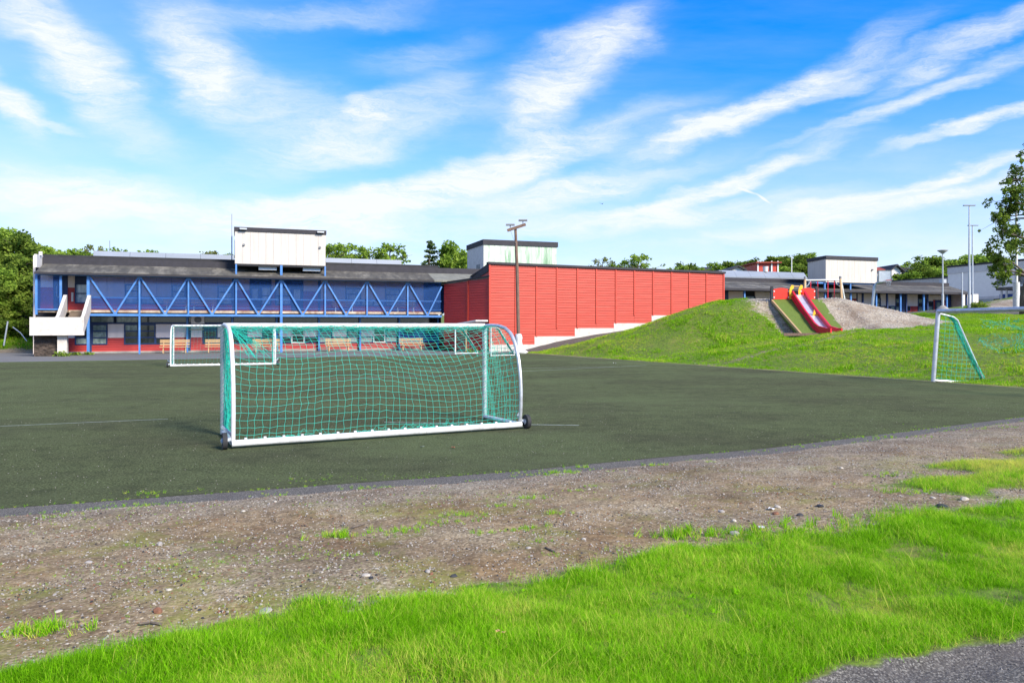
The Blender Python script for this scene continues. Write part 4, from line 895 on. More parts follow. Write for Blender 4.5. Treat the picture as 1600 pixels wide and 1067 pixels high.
def make_goal(name, label, loc, rz, group, Wd=5.24, fine=True, netmat='net_green', sr=.0034, post_mats=('aluminium','goal_white')):
    g = thing(name, label, 'football goal', (*loc,0), rz, group); wm_, wh = post_mats
    smooth_sharp(MB().tube([(0,0,2.0),(Wd,0,2.0)],.052,14).build('crossbar',wh,g))
    for x in (0, Wd):
        smooth_sharp(MB().tube([(x,0,.03),(x,0,2.0)],.052,14).build('post',wm_,g))
        n_ = 26; ts = np.linspace(0,1,n_); yy_, zz_ = prof_at(ts)
        smooth_sharp(MB().tube([(x,a,b) for a,b in zip(yy_,zz_)],.036,10).build('rear_tube','goal_white' if x==0 else wm_,g))
        smooth_sharp(MB().tube([(x,0,.06),(x,-1.6,.09)],.045,10).build('ground_side_bar',wm_,g))
    smooth_sharp(MB().tube([(-.02,-1.68,.088),(Wd*.63,-1.68,.088)],.055,14).build('rear_ground_bar',wh,g)); smooth_sharp(MB().tube([(Wd*.63+.004,-1.68,.088),(Wd+.02,-1.68,.088)],.056,14).build('rear_ground_bar',wh,g))
    for x, s_ in ((-.13,-1),(Wd+.13,1)):
        wl = smooth_sharp(MB().tube([(x-.035,-1.70,.14),(x+.035,-1.70,.14)],.135,22).build('wheel','rubber',g))
        smooth_sharp(MB().tube([(x-.045,-1.70,.14),(x+.045,-1.70,.14)],.05,12).build('hub','galv',wl))
        MB().beam((x-s_*.13,-1.66,.17),(x+s_*.06,-1.70,.14),.03,.05).build('bracket','galv',g)
        MB().beam((x-s_*.12,-1.55,.22),(x+s_*.02,-1.42,.34),.03,.04).build('lever','galv',g)
    # net hooks along the bar
    m = MB(); 
    for i in range(17):
        x = .2+i*(Wd-.4)/16; m.box(x-.02,x+.02,-1.66,-1.62,.12,.165)
    h_ = m.build('net_hooks','goal_white',g); h_['kind'] = 'stuff'
    step = .12 if fine else .16; nu = int(Wd/step); nv = int(3.2/step)
    rr = np.random.default_rng(int(abs(loc[0])*100)); jx = rr.normal(0,.008,(nu+1,nv+1)); jz = rr.normal(0,.008,(nu+1,nv+1))
    uu, vv = np.meshgrid(np.linspace(0,1,nu+1), np.linspace(0,1,nv+1), indexing='ij'); yy_, zz_ = prof_at(vv)
    side = np.sin(np.pi*np.clip(uu,0,1))**.6; body = np.sin(np.pi*np.clip(vv,0,1))**.7
    X_ = uu*Wd + jx + .10*np.sin(vv*5)*side*np.cos(uu*3.1) + .16*side*body*(vv-.2)
    Y_ = yy_ + (.30*side*body) + .05*np.sin(uu*17+vv*5)*side*body
    Zn = zz_ - .26*side*np.exp(-((vv-.42)/.25)**2) - .10*np.sin(uu*9+1)*side*body + jz - .10*uu*side*body
    Zn = np.maximum(Zn, .10)
    chains = [np.stack([X_[i],Y_[i],Zn[i]],-1) for i in range(0,nu+1)] + [np.stack([X_[:,j],Y_[:,j],Zn[:,j]],-1) for j in range(nv+1)]
    add_net('back_net', chains, sr, netmat, g)
    # bunched side nets: horizontal lines between post and rear tube plus verticals, gathered
    ch = []
    for x in (0, Wd):
        wob = .03
        for k in range(17):
            z = .14+k*.113; rear = np.interp(z, [q[1] for q in PROF[::-1]][:-2], [q[0] for q in PROF[::-1]][:-2]); tt_ = np.linspace(0,1,14)
            ch.append(np.stack([x + (.10 if x else -.03)*-np.sin(tt_*np.pi) + rr.normal(0,.006,14), tt_*rear, z - .07*np.sin(tt_*np.pi) + rr.normal(0,.006,14)], -1))
        for k in range(1,15):
            yk = -k*.113; tt_ = np.linspace(0,1,18); top = np.interp(-yk, [-q[0] for q in PROF[:8]], [q[1] for q in PROF[:8]])
            ch.append(np.stack([x + (.10 if x else -.03)*-np.sin(-yk/1.7*np.pi)*np.ones(18) + rr.normal(0,.006,18), yk + .05*np.sin(tt_*9+k), .12+(top-.14)*tt_], -1))
        for k in range(3 if fine else 1):   # gathered net laced to the post
            tt_ = np.linspace(0,1,60); ch.append(np.stack([x-.0+.057*np.cos(tt_*60+k*2), -.03+.057*np.sin(tt_*60+k*2), .1+1.88*tt_], -1))
    for k in range(6 if fine else 2):          # lacing along the crossbar
        tt_ = np.linspace(0,1,160); ch.append(np.stack([tt_*Wd, -.02-.05*np.abs(np.sin(tt_*90+k)), 1.985-.03*k*.4+.055*np.sin(tt_*150+k)], -1))
    add_net('side_net', ch, sr, netmat, g)
    if fine:
        ch = []
        for k in range(13):                 # slack tufts of string lying on the ground bar
            x0 = rr.uniform(.1, Wd-.2); tt_ = np.linspace(0,1,9); ch.append(np.stack([x0+tt_*rr.uniform(.15,.35), -1.58+0*tt_+rr.normal(0,.02,9), .16+np.abs(rr.normal(0,.05,9))*np.sin(tt_*3.14)], -1))
        for k in range(26):
            x0 = rr.uniform(0, Wd-.3); tt_ = np.linspace(0,1,10); ch.append(np.stack([x0+tt_*.3, -1.63+.02*np.sin(tt_*9), .145+rr.normal(0,.008,10)], -1))
        for k in range(34):                 # thick bundle hanging in the left corner
            tt_ = np.linspace(0,1,20); ox, oy = rr.uniform(.02,.15), rr.uniform(-.75,-.03)*.55
            ch.append(np.stack([.02+ox*np.sin(tt_*3)+rr.normal(0,.006,20), oy*np.ones(20)*(1-.3*tt_), 1.95-1.8*tt_], -1))
        for k in range(16):
            tt_ = np.linspace(0,1,12); e_ = rr.uniform(.25,.75); ch.append(np.stack([.05+e_*tt_, -.25-.7*tt_*rr.uniform(.5,1), 1.97-.1*tt_-.42*tt_**1.5*rr.uniform(.6,1.1)], -1))
        add_net('loose_net', ch, sr*1.15, netmat, g)
    return g
ang = math.atan2(2.33, 4.69)
make_goal('football_goal', 'large portable goal with green net standing nearest, in the middle of the dark pitch', (-5.28,13.57), ang, 'portable football goals')
make_goal('football_goal', 'smaller looking white portable goal in front of the school wall, left of the nearest goal', (-17.0,37.25), math.radians(20.7), 'portable football goals', 4.8, False, 'net_teal', .003, ('goal_white','goal_white'))
def make_goal_b(name, label, loc, rz, group, Wd, H_, D_, tilt=0, netmat='net_green', rp=.06, torn=False, mat='aluminium'):
    g = thing(name, label, 'football goal', loc, rz, group); g.rotation_euler = (tilt,0,rz)
    smooth_sharp(MB().tube([(-.0,0,H_),(Wd,0,H_)],rp,14).build('crossbar',mat,g))
    for x in (0,Wd):
        smooth_sharp(MB().tube([(x,0,.0),(x,0,H_)],rp,14).build('post',mat,g))
        smooth_sharp(MB().tube([(x,.02,.05),(x,D_,.05)],rp*.62,10).build('ground_side_bar',mat,g))
        smooth_sharp(MB().tube([(x,.05,H_-.08),(x,.22,H_-.10),(x,D_*.30,H_-.16),(x,D_*.38,H_-.26),(x,D_*.44,H_-.48),(x,D_*.72,H_*.42),(x,D_,.06)],rp*.42,8).build('rear_stay','galv' if mat!='goal_white' else mat,g))
    rr = np.random.default_rng(5); ch = []
    for x in (0,Wd):
        for k in range(46):       # bundled net hanging along the stay
            tt_ = np.linspace(0,1,26); yy_ = np.interp(tt_, [0,.12,.3,1], [D_*.22,D_*.36,D_*.50,D_*1.04]) + rr.normal(0,.03)-.09*np.sin(tt_*3.1)*rr.random(); zz_ = np.interp(tt_, [0,.12,.3,1],[H_-.12,H_-.3,H_*.68,.02])
            ch.append(np.stack([x-.06+rr.normal(0,.05)+rr.normal(0,.01,26), yy_+rr.normal(0,.012,26), zz_], -1))
        for k in range(1,16):    # fine side net
            z = k*H_/17; y1 = np.interp(z,[0,H_*.42,H_-.3,H_],[D_,D_*.72,D_*.40,D_*.3]); tt_ = np.linspace(0,1,8)
            ch.append(np.stack([x+0*tt_, .12+(y1-.12)*tt_, z-.03*np.sin(tt_*3.1)], -1))
        for k in range(1,10):
            yk = .12+k*D_/11; zt__ = np.interp(yk,[D_*.3,D_*.44,D_*.72,D_],[H_-.1,H_-.5,H_*.42,.06]); ch.append(np.array([[x,yk,.06],[x,yk+.02,zt__*.5],[x,yk,zt__]]))
    add_net('side_net', ch, .0055, netmat, g)
    if torn:
        ch = []
        for c0, w_, h0, h1 in ((3.3,2.6,1.1,2.0),(1.2,1.4,1.25,1.7),(2.4,3.0,H_-.5,H_-.28)):
            for k in range(int(w_/.1)):
                x0 = c0-w_/2+k*.1+rr.normal(0,.02); tt_ = np.linspace(0,1,8); a_, b_ = h0+rr.uniform(0,.35), h1-rr.uniform(0,.3); yb_ = D_*(1.0-.62*(a_+b_)/2/H_)
                ch.append(np.stack([x0+rr.normal(0,.03,8), yb_+rr.normal(0,.03,8), a_+(b_-a_)*tt_], -1))
            for k in range(int((h1-h0)/.12)+2):
                tt_ = np.linspace(0,1,16); z = h0+k*.11; ch.append(np.stack([c0-w_/2+w_*tt_, D_*(1-.62*z/H_)+rr.normal(0,.04,16), z+.08*np.sin(tt_*7+k)+rr.normal(0,.03,16)], -1))
        add_net('torn_net', ch, .006, netmat, g)
    return g
def rot(c): return math.atan2(c[1], c[0])
make_goal_b('football_goal','tall aluminium goal with torn turquoise net at the edge of the grass slope, far right', (14.95,26.35,.02), rot((.14,-.99)), 'full height football goals', 7.0, 2.50, 2.05, math.radians(-4.5), 'net_green', .075, True)
make_goal_b('football_goal','slim white goal seen from its side below the corner of the red hall', (-4.0,52.3,0), rot((.57,-.82)), 'full height football goals', 4.6, 2.0, 1.9, 0, 'net_teal', .05, False, 'goal_white')

# ================================================================== benches
def make_bench(label, loc, rz, wood='bench_wood', L_=2.0, picnic=False):
    g = thing('bench', label, 'bench', loc, rz, 'benches along the school wall')
    for i, (y_, z_) in enumerate(((-.18,.45),(0,.45))): MB().box(-L_/2,L_/2,y_-.075,y_+.075,z_-.025,z_+.025).build('seat_plank',wood,g,bevel=.005)
    for z_ in (.62,.80,.93): MB().box(-L_/2,L_/2,.16+(z_-.6)*.2,.20+(z_-.6)*.2,z_-.05,z_+.05).build('back_slat',wood,g,bevel=.005)
    for x in (-L_/2+.25,L_/2-.25):
        MB().beam((x,-.3,0),(x,-.1,.43),.06,.09).build('leg',wood,g); MB().beam((x,.25,0),(x,-.02,.43),.06,.09).build('leg',wood,g); MB().beam((x,.1,.2),(x,.24,.98),.05,.08).build('back_post',wood,g)
        MB().beam((x,-.28,.40),(x,.16,.40),.05,.07).build('seat_bearer',wood,g)
    return g
def bench_at(u, d, z=0, **k): 
    x = B.s(u, d); w_ = B.world(x, d); return (*w_, z)
gb = make_bench('slatted wooden bench below the blank white panels, leftmost on the ground', bench_at(273,1.1), B.a)
def clone(g, label, loc, **kw):
    c = copy_tree(g); c.location = loc; c['label'] = label; return c
clone(gb,'slatted wooden bench just left of the nearest goal post, by the ground floor windows', bench_at(343,1.1))
clone(gb,'slatted wooden bench seen behind the right side of the small white goal', bench_at(416,1.1))
clone(gb,'slatted wooden bench seen through the net of the nearest goal, at its centre', bench_at(529,1.1))
clone(gb,'slatted wooden bench in front of the blue board wall', bench_at(643,1.3))
ub = make_bench('grey wooden bench up on the gallery behind the mesh, leftmost', bench_at(276,1.3,3.1), B.a, 'pole_wood', 1.8)
ub['group'] = 'benches up on the gallery'
for q in ub.children: q.data.materials[0] = M['galv'] if 'leg' in q.name else M['pole_wood']
for u, lb in ((318,'grey wooden bench up on the gallery, second from the left'),(537,'pale bench up on the gallery right of the plant room'),(633,'pale bench up on the gallery nearest the red hall')): clone(ub, lb, bench_at(u,1.3,3.1))

# ================================================================== poles and posts
def up(g): return g
Yp = 54.; xp = px(808,Yp); t = thing('utility_pole','old brown wooden utility pole with crossarm in front of the red hall','pole',(xp,Yp,0),0)
smooth_sharp(MB().tube([(.12,0,0),(.0,0,6.0),(-.12,0,pz(357,Yp))],[.13,.12,.095],12).build('shaft','pole_wood',t))
zc = pz(357,Yp); MB().beam((-.72,-.16,zc-.18),(.62,-.1,zc+.28),.12,.2,(0,0,1)).build('crossarm','pole_wood',t)
for x,z_ in ((-.5,zc+.10),(.42,zc+.42)):
    lp = MB().box(x-.32,x+.32,-.25,.1,z_+.1,z_+.2).build('floodlight','grey_metal',t); MB().tube([(x,-.1,z_-.12),(x,-.1,z_+.12)],.03,6).build('bracket','grey_metal',lp)
MB().tube([(-.55,-.15,zc),(-.25,-.15,zc-.8),(-.05,-.1,zc-1.2)],.012,5).build('cable','grey_metal',t)
m = MB(); rr = random.Random(3)
prof = [(.30,-.02),(.36,.12),(.27,.3),(.30,.6),(.24,.9),(.28,1.15),(.22,1.38),(.05,1.45)]
m = lathe(prof, 14); m.v = [(x+.1+rr.uniform(-.03,.03), y+rr.uniform(-.03,.03), z) for x,y,z in m.v]; smooth_sharp(m.build('wrapped_base','goal_white',t), 1)
m = lathe([(.62,-.02),(.66,.1),(.5,.28),(.32,.4)], 9); m.v = [(x+.1+rr.uniform(-.1,.1), y+rr.uniform(-.1,.1), z) for x,y,z in m.v]; m.build('base_bags','goal_white',t)
def HG(x,y): return float(Hgt(x,y))
def pole(name, label, cat, u, Y, vt, r0, r1, mat, parts=None):
    x = px(u,Y); z0 = HG(x,Y)-.1; t = thing(name, label, cat, (x,Y,z0)); h = pz(vt,Y)-z0
    smooth_sharp(MB().tube([(0,0,0),(0,0,h*.33),(0,0,h)],[r0,(r0+r1)/2,r1],12).build('shaft',mat,t)); return t, h
t,h = pole('street_lamp','grey lamp post with funnel shaped head and flared foot before the low wing','street lamp',1473,66,397,.07,.05,'galv')
m = lathe([(.06,h),(.12,h+.05),(.42,h+.28),(.44,h+.33)],18); smooth_sharp(m.build('lamp_head','galv',t)); smooth_sharp(lathe([(.43,h+.334),(.2,h+.39)],18).build('lamp_cap','white_paint',t))
smooth_sharp(lathe([(.62,0),(.6,.2),(.3,.48),(.1,.6)],16).build('foot','concrete',t)); smooth_sharp(MB().tube([(0,0,.5),(0,0,1.6)],.1,12).build('base_sleeve','galv',t))
t,h = pole('floodlight_mast','tall pale mast, the nearer and thicker of the pair beside the white hall','mast',1514.5,64,322,.13,.05,'galv')
MB().box(-.5,.5,-.1,.1,h,h+.08).build('lamp_bar','grey_metal',t)
t,h = pole('floodlight_mast','thinner pale mast standing just behind the thick mast','mast',1519.5,80,353,.11,.06,'galv')
MB().box(-.5,.6,-.1,.1,h,h+.08).build('lamp_bar','grey_metal',t)
t,h = pole('flagpole','tall white flagpole with ball top in front of the big tree','flagpole',1588,60,265,.15,.05,'goal_white')
smooth_sharp(lathe([(.02,h),(.12,h+.06),(.13,h+.13),(.02,h+.2)],12).build('finial','stone_dark',t)); smooth_sharp(MB().tube([(0,0,0),(0,0,2.4)],.24,12).build('foot_sleeve','goal_white',t))
t,h = pole('metal_post','short grey post between the lamp post and the masts','post',1503.5,66,426,.06,.05,'galv')
t,h = pole('far_light_pole','slim white pole rising over the low wing roof beside the red house','pole',1237,110,401,.1,.06,'house_white')
t,h = pole('far_street_lamp','grey street lamp with curved arm behind the low wing, right of the basketball board','street lamp',1422,120,428,.09,.06,'galv')
MB().tube([(0,0,h),(-.3,0,h+.7),(-1.6,0,h+1.0)],.05,6).build('arm','galv',t); MB().box(-2.8,-1.5,-.2,.2,h+.85,h+1.1).build('lamp_head','galv',t,bevel=.05)
t,h = pole('roof_flagpole','dark thin flagpole far behind the school roof at left','pole',171.5,120,376,.08,.05,'grey_metal')
# basketball stand
Yb = 63.; xb_ = px(1361,Yb); zb0 = HG(xb_,Yb); t = thing('basketball_hoop','grey basketball stand with blank backboard behind the gravel slope','basketball hoop',(xb_,Yb,zb0))
zt1 = pz(443,Yb)-zb0; zt2 = pz(437,Yb)-zb0
smooth_sharp(MB().tube([(0,0,-.1),(.28,0,zt1-.25),(.42,-.05,zt1),(1.6,-.5,zt2)],[.12,.12,.11,.08],10).build('pole','galv',t))
bb0, bb1 = px(1372.5,Yb-.7)-xb_, px(1392,Yb-.7)-xb_; bz0, bz1 = pz(440.5,Yb-.7)-zb0, pz(423,Yb-.7)-zb0
bd = MB().box(bb0,bb1,-.76,-.70,bz0,bz1).build('backboard','galv',t); m = MB()
for (a,b,c,d) in ((bb0-.03,bb1+.03,bz0-.03,bz0+.03),(bb0-.03,bb1+.03,bz1-.03,bz1+.03),(bb0-.03,bb0+.03,bz0+.032,bz1-.032),(bb1-.03,bb1+.03,bz0+.032,bz1-.032)): m.box(a,b,-.78,-.69,c,d)
m.build('board_frame','grey_metal',t)
cxr = (bb0+bb1)/2+.15; smooth_sharp(MB().tube([(cxr+.23*math.cos(q),-1.05+.23*math.sin(q),bz0+.12) for q in np.linspace(0,2*math.pi,17)],.015,5,False).build('rim','play_red',t))
add_net('hoop_net', [[(cxr+.23*math.cos(q),-1.05+.23*math.sin(q),bz0+.1),(cxr+.15*math.cos(q+.3),-1.05+.15*math.sin(q+.3),bz0-.15),(cxr+.12*math.cos(q),-1.05+.12*math.sin(q),bz0-.35)] for q in np.linspace(0,6.28,9)[:-1]], .012, 'galv', t)
# swing set
Ys = 57.; 
def SP(u,v,Y=Ys): return (px(u,Y), Y, pz(v,Y))
t = thing('swing_set','wooden swing frame with red hanging chains on the hill behind the slide','swing',(px(1285,Ys),Ys,HG(px(1285,Ys),Ys)))
o_ = Vector(t.location)
def L3(u,v,Y=Ys,dy=0): return Vector((px(u,Y),Y+dy,pz(v,Y)))-o_
a0, a1 = L3(1258,438), L3(1313,437.5)
smooth_sharp(MB().tube([a0,a1],.07,10).build('top_beam','galv',t))
def leg(p, dx, dy, mat):
    q = p + Vector((dx,dy,0)); q.z = HG(q.x+o_.x, q.y+o_.y)-o_.z-.15; smooth_sharp(MB().tube([p+Vector((0,0,.12)),q],.085,10).build('leg',mat,t))
leg(a0,-.55,-.9,'swing_wood'); leg(a0,.35,.9,'goal_white'); leg(a1,-.35,-1.3,'swing_wood'); leg(a1,.85,.4,'goal_white')
for p in (a0,a1): MB().tube([p+Vector((0,0,.05)),p+Vector((0,0,.28))],.1,8).build('joint_cap','grey_metal',t)
for p,s_ in ((a0,1),(a1,-1)): smooth_sharp(MB().tube([p+Vector((s_*.45,0,0)),p+Vector((s_*.25,0,-.35)),p+Vector((s_*.05,0,-.5))],.035,6).build('brace','galv',t))
for u in (1266.5,1277.5,1293.5,1303.5):
    p = L3(u,438); k = 26; m = MB()
    m.tube([p+Vector((.012*(i%2),0,-.09*i)) for i in range(k)],[.045,.03]*13,5); m.build('chain','slide_red',t)
for u0,u1 in ((1266.5,1277.5),(1293.5,1303.5)):
    p, q = L3(u0,438), L3(u1,438); MB().box(p.x-.02,q.x+.02,-.12,.12,p.z-2.36,p.z-2.30).build('seat','rubber',t)
# ================================================================== hill slide
foot = Vector((px(1292,43.2),43.2,0)); foot.z = pz(522,43.2)
top = Vector((px(1247,48.6),48.6,0)); top.z = pz(467,48.6)
t = thing('hill_slide','red slide running down a green carpeted hill with red panels and yellow gate on top','slide',tuple(foot))
def W3(u,v,Y): return Vector((px(u,Y),Y,pz(v,Y)))-foot
def quadslab(name, mat, pts, th=.08):
    n = (pts[1]-pts[0]).cross(pts[3]-pts[0]).normalized(); n = n if n.z > 0 else -n
    return MB().prism([p for p in pts], -n*th).build(name, mat, t)
def fine_slab(name, mat, pts, n1=26, n2=20, amp=.03):
    m = MB(); vs = []
    for j in range(n2+1):
        for i in range(n1+1):
            a = pts[0].lerp(pts[1], i/n1); b = pts[3].lerp(pts[2], i/n1); p = a.lerp(b, j/n2); sag = -.10*math.sin(math.pi*j/n2)
            vs.append(p + Vector((0,0,sag+amp*mnoise.noise((p.x*2,p.y*2,j*.2)))))
    fs = [(j*(n1+1)+i,j*(n1+1)+i+1,(j+1)*(n1+1)+i+1,(j+1)*(n1+1)+i) for j in range(n2) for i in range(n1)]
    m.add(vs, fs)
    k = len(vs); rim = list(range(n1+1)) + [(j+1)*(n1+1)+n1 for j in range(n2)] + [n2*(n1+1)+i for i in range(n1-1,-1,-1)] + [j*(n1+1) for j in range(n2-1,0,-1)]
    m2 = [vs[i]+Vector((0,0,-.35)) for i in rim]; o_ = len(m.v); m.v += [tuple(v) for v in m2]
    for i in range(len(rim)): m.f.append((rim[i], rim[(i+1)%len(rim)], o_+(i+1)%len(rim), o_+i))
    return smooth_sharp(m.build(name, mat, t), .7)
Yt, Yf = 48.6, 43.4
fine_slab('turf_carpet','turf_carpet',[W3(1252,521.5,Yf), W3(1322,522,Yf), W3(1276,467,Yt), W3(1207,467.5,Yt)])
fine_slab('turf_carpet','turf_carpet',[W3(1300,521.5,Yf+.6), W3(1319,521,Yf+.5)+Vector((.15,0,0)), W3(1285,469,Yt+.3), W3(1272,467.5,Yt+.25)], 8, 14, .09)
MB().beam(W3(1206,470,Yt-.1),W3(1252,523,Yf-.1),.10,.16).build('edge_board','bench_wood',t)
# board along the foot
MB().beam(W3(1225,522.5,Yf-.15),W3(1345,522.5,Yf-.15),.06,.16).build('foot_board','pole_wood',t)
# slide trough
path = [W3(1248,463.5,Yt-.15)+Vector((0,0,.12)), W3(1254,473,Yt-.9)+Vector((0,0,.10)), W3(1268,493,46.2)+Vector((0,0,.08)), W3(1283,512,44.2)+Vector((0,0,.05)), W3(1288,516.5,43.7)+Vector((0,0,.03)), W3(1301,519.5,43.0)+Vector((0,0,.0)), W3(1307,519.5,42.7)+Vector((0,0,.0))]
def sweep(path, off0, off1, z0, z1, name, mat):
    m = MB(); vs = []; k = len(path)
    for i, p in enumerate(path):
        d = (path[min(i+1,k-1)]-path[max(i-1,0)]); r = Vector((-d.y, d.x, 0)).normalized()*-1
        for a, z in ((off0,z0),(off1,z0),(off1,z1),(off0,z1)): vs.append(p + r*a + Vector((0,0,z)))
    fs = [(4*i+j,4*i+(j+1)%4,4*i+4+(j+1)%4,4*i+4+j) for i in range(k-1) for j in range(4)] + [(3,2,1,0),(4*k-4,4*k-3,4*k-2,4*k-1)]
    return m.add(vs, fs).build(name, mat, t)
sweep(path,-.32,.32,-.05,.0,'slide_bed','slide_bed'); sweep(path,-.42,-.322,-.12,.25,'slide_side','slide_red'); sweep(path,.322,.42,-.12,.25,'slide_side','slide_red'); sweep(path,-.50,.50,-.18,-.06,'slide_skirt','slide_red')
yg = W3(1273,493,46.0); MB().prism([yg+Vector((-.12,0,.02)),yg+Vector((.05,0,-.02)),yg+Vector((.2,0,-.45)),yg+Vector((.3,0,-.3)),yg+Vector((.25,0,.05)),yg+Vector((.08,0,.1)),yg+Vector((-.02,0,.38))],(0,.06,0)).build('hand_grip','play_yellow',t)
def panel(u0,u1,v0,v1,Y,bow,label=None):
    a, b = W3(u0,v1,Y), W3(u1,v0,Y); n = 10; w_ = b.x-a.x; pts = [(a.x,a.y,a.z),(b.x,a.y,a.z)]
    for i in range(n+1): q = 1-i/n; pts.append((a.x+w_*q, a.y, b.z + bow*math.sin(math.pi*(q*.9+.05))))
    o = MB().prism(pts,(0,.05,0)).build('red_panel','play_red',t)
    for q in (.06,.94):
        for zq in (.2,.85): x = a.x+w_*q; z = a.z+(b.z-a.z)*zq; MB().tube([(x,a.y-.02,z),(x,a.y-.001,z)],.045,8).build('bolt_cap','house_white',o)
panel(1208,1233.5,453,467.5,Yt-.05,.13); panel(1250,1274,453,467.5,Yt-.05,.13)
for u in (1206,1275.5): p = W3(u,447.5,Yt); q = W3(u,478,Yt); MB().beam((p.x,p.y,p.z),(q.x,q.y,q.z),.15,.15,(0,1,0)).build('corner_post','black_felt',t)
for s_, u in ((.72,1236.0),(.72,1250.0)):
    q = W3(u,467.5,Yt-.1); k = .043
    prof = [(-.13,0),(.10,0),(.10,.30),(.02,.38),(.04,.60),(.22,.72),(.22,.92),(.05,.95),(-.10,.78),(-.17,.55),(-.15,.3)]
    MB().prism([(q.x+s_*a*1.0, q.y-.05, q.z+b*.98) for a,b in prof],(0,.07,0)).build('gate_panel','play_yellow',t)
p, q = W3(1237,447.5,Yt-.05), W3(1251,447.5,Yt-.05); smooth_sharp(MB().tube([p,q],.045,8).build('gate_bar','bench_wood',t))
# ================================================================== trees
def leaf_mesh(pts, size, rg, up=.3, aspect=.75, tintf=None):
    n = len(pts); nrm = rg.normal(0,1,(n,3)); nrm[:,2] += up; nrm /= np.linalg.norm(nrm,axis=1)[:,None]
    a = np.cross(nrm, rg.normal(0,1,(n,3))); a /= np.linalg.norm(a,axis=1)[:,None]; b = np.cross(nrm, a); s = size*rg.uniform(.6,1.35,(n,1))
    V = np.stack([pts-a*s, pts-b*s*aspect*.6, pts+a*s, pts+b*s*aspect], 1).reshape(-1,3); Fq = np.arange(4*n).reshape(n,4)
    return V, Fq
def leaves_obj(name, V, Fq, tint, mat):
    me = bpy.data.meshes.new(name); me.vertices.add(len(V)); me.vertices.foreach_set('co', V.ravel()); me.loops.add(Fq.size); me.loops.foreach_set('vertex_index', Fq.ravel().astype(np.int32))
    me.polygons.add(len(Fq)); me.polygons.foreach_set('loop_start', np.arange(0,Fq.size,4,dtype=np.int32)); me.polygons.foreach_set('loop_total', np.full(len(Fq),4,dtype=np.int32)); me.update(calc_edges=True)
    a = me.attributes.new('tint','FLOAT','POINT'); a.data.foreach_set('value', np.repeat(tint,4).astype(np.float32)); me.materials.append(M[mat]); return me
def tree_proto(seed, h, r, base=.25, nbr=26, nleaf=5200, size=.16, mat='leaves', bark='bark', clump=.55, kind='round', trunk_r=None, lean=0., sub=4):
    rg = np.random.default_rng(seed); rnd = random.Random(seed); trunk_r = trunk_r or h*.018
    m = MB(); top = np.array([lean*h, 0, h*.93]); tp = [np.array([lean*h*q**1.5 + .12*math.sin(q*5+seed), .12*math.sin(q*4+seed*2), h*.93*q]) for q in np.linspace(0,1,9)]
    m.tube(tp, [trunk_r*(1-.85*q)+.01 for q in np.linspace(0,1,9)], 8)
    centers = []
    for i in range(nbr):
        q = base + (1-base)*((i+rnd.random())/nbr); k = q*8; i0 = min(int(k),7); st = tp[i0]+(tp[i0+1]-tp[i0])*(k-i0)
        qq = (q-base)/(1-base)
        if kind == 'pine': rad = r*(1-qq)**.8*rnd.uniform(.6,1.05)+.1; rise = rnd.uniform(-.05,.25)
        else: rad = r*(math.sin(math.pi*min(1,qq*.86+.12))**.65)*rnd.uniform(.55,1.08); rise = rnd.uniform(.25,.75)
        az_ = i*2.4+rnd.uniform(-.5,.5); d = np.array([math.cos(az_), math.sin(az_), rise]); end = st + d*rad
        mid = (st+end)/2 + np.array([0,0,rad*.10]) + rg.normal(0,.05,3)*rad
        m.tube([st,mid,end],[trunk_r*.42*(1-.6*q)+.008,trunk_r*.25*(1-.6*q)+.006,.006],5)
        for s_ in range(sub):
            f = rnd.uniform(.4,1.12); c = st + (end-st)*f + rg.normal(0,.16,3)*rad; centers.append((c, clump*rnd.uniform(.55,1.15)))
            if s_ and f < 1: m.tube([st+(end-st)*f*.8, c],[.02,.006],4,False)
    cs = np.array([c for c,_ in centers]); cr = np.array([q for _,q in centers]); pick = rg.choice(len(cs), nleaf, p=cr**1.5/(cr**1.5).sum())
    dirs = rg.normal(0,1,(nleaf,3)); dirs /= np.linalg.norm(dirs,axis=1)[:,None]; rad_ = rg.random(nleaf)**.5
    if kind == 'pine': dirs[:,2] *= .35
    else: dirs[:,2] *= .75
    P_ = cs[pick] + dirs*(cr[pick]*rad_)[:,None]
    V, Fq = leaf_mesh(P_, size, rg, .5)
    ct = rg.random(len(cs))*.55; tint = np.clip(ct[pick] + rg.random(nleaf)*.45, 0, 1)
    return m, leaves_obj('crown', V, Fq, tint, mat), bark
protos = {}
def get_proto(key, **kw):
    if key not in protos:
        m, cm, bark = tree_proto(**kw)
        tr_ = m.build('trunk', bark, smooth=True); tm = tr_.data; bpy.data.objects.remove(tr_); protos[key] = (tm, cm, kw['h'])
    return protos[key]
K = dict(
 a=dict(seed=1,h=9,r=2.7,base=.12,nbr=30,nleaf=9000,size=.15,clump=.75),
 b=dict(seed=2,h=9,r=2.5,base=.10,nbr=30,nleaf=9000,size=.15,clump=.7,mat='leaves_light'),
 c=dict(seed=3,h=8,r=2.0,base=.22,nbr=26,nleaf=2600,size=.12,clump=.42,mat='leaves_light',sub=4),
 d=dict(seed=4,h=8,r=1.9,base=.2,nbr=20,nleaf=1300,size=.12,clump=.4,mat='leaves_olive',sub=4),
 e=dict(seed=5,h=9,r=1.9,base=.25,nbr=40,nleaf=3000,size=.13,clump=.34,mat='needles',kind='pine',sub=2),
 f=dict(seed=6,h=8,r=2.4,base=.2,nbr=26,nleaf=5200,size=.15,clump=.6,mat='leaves_light'))
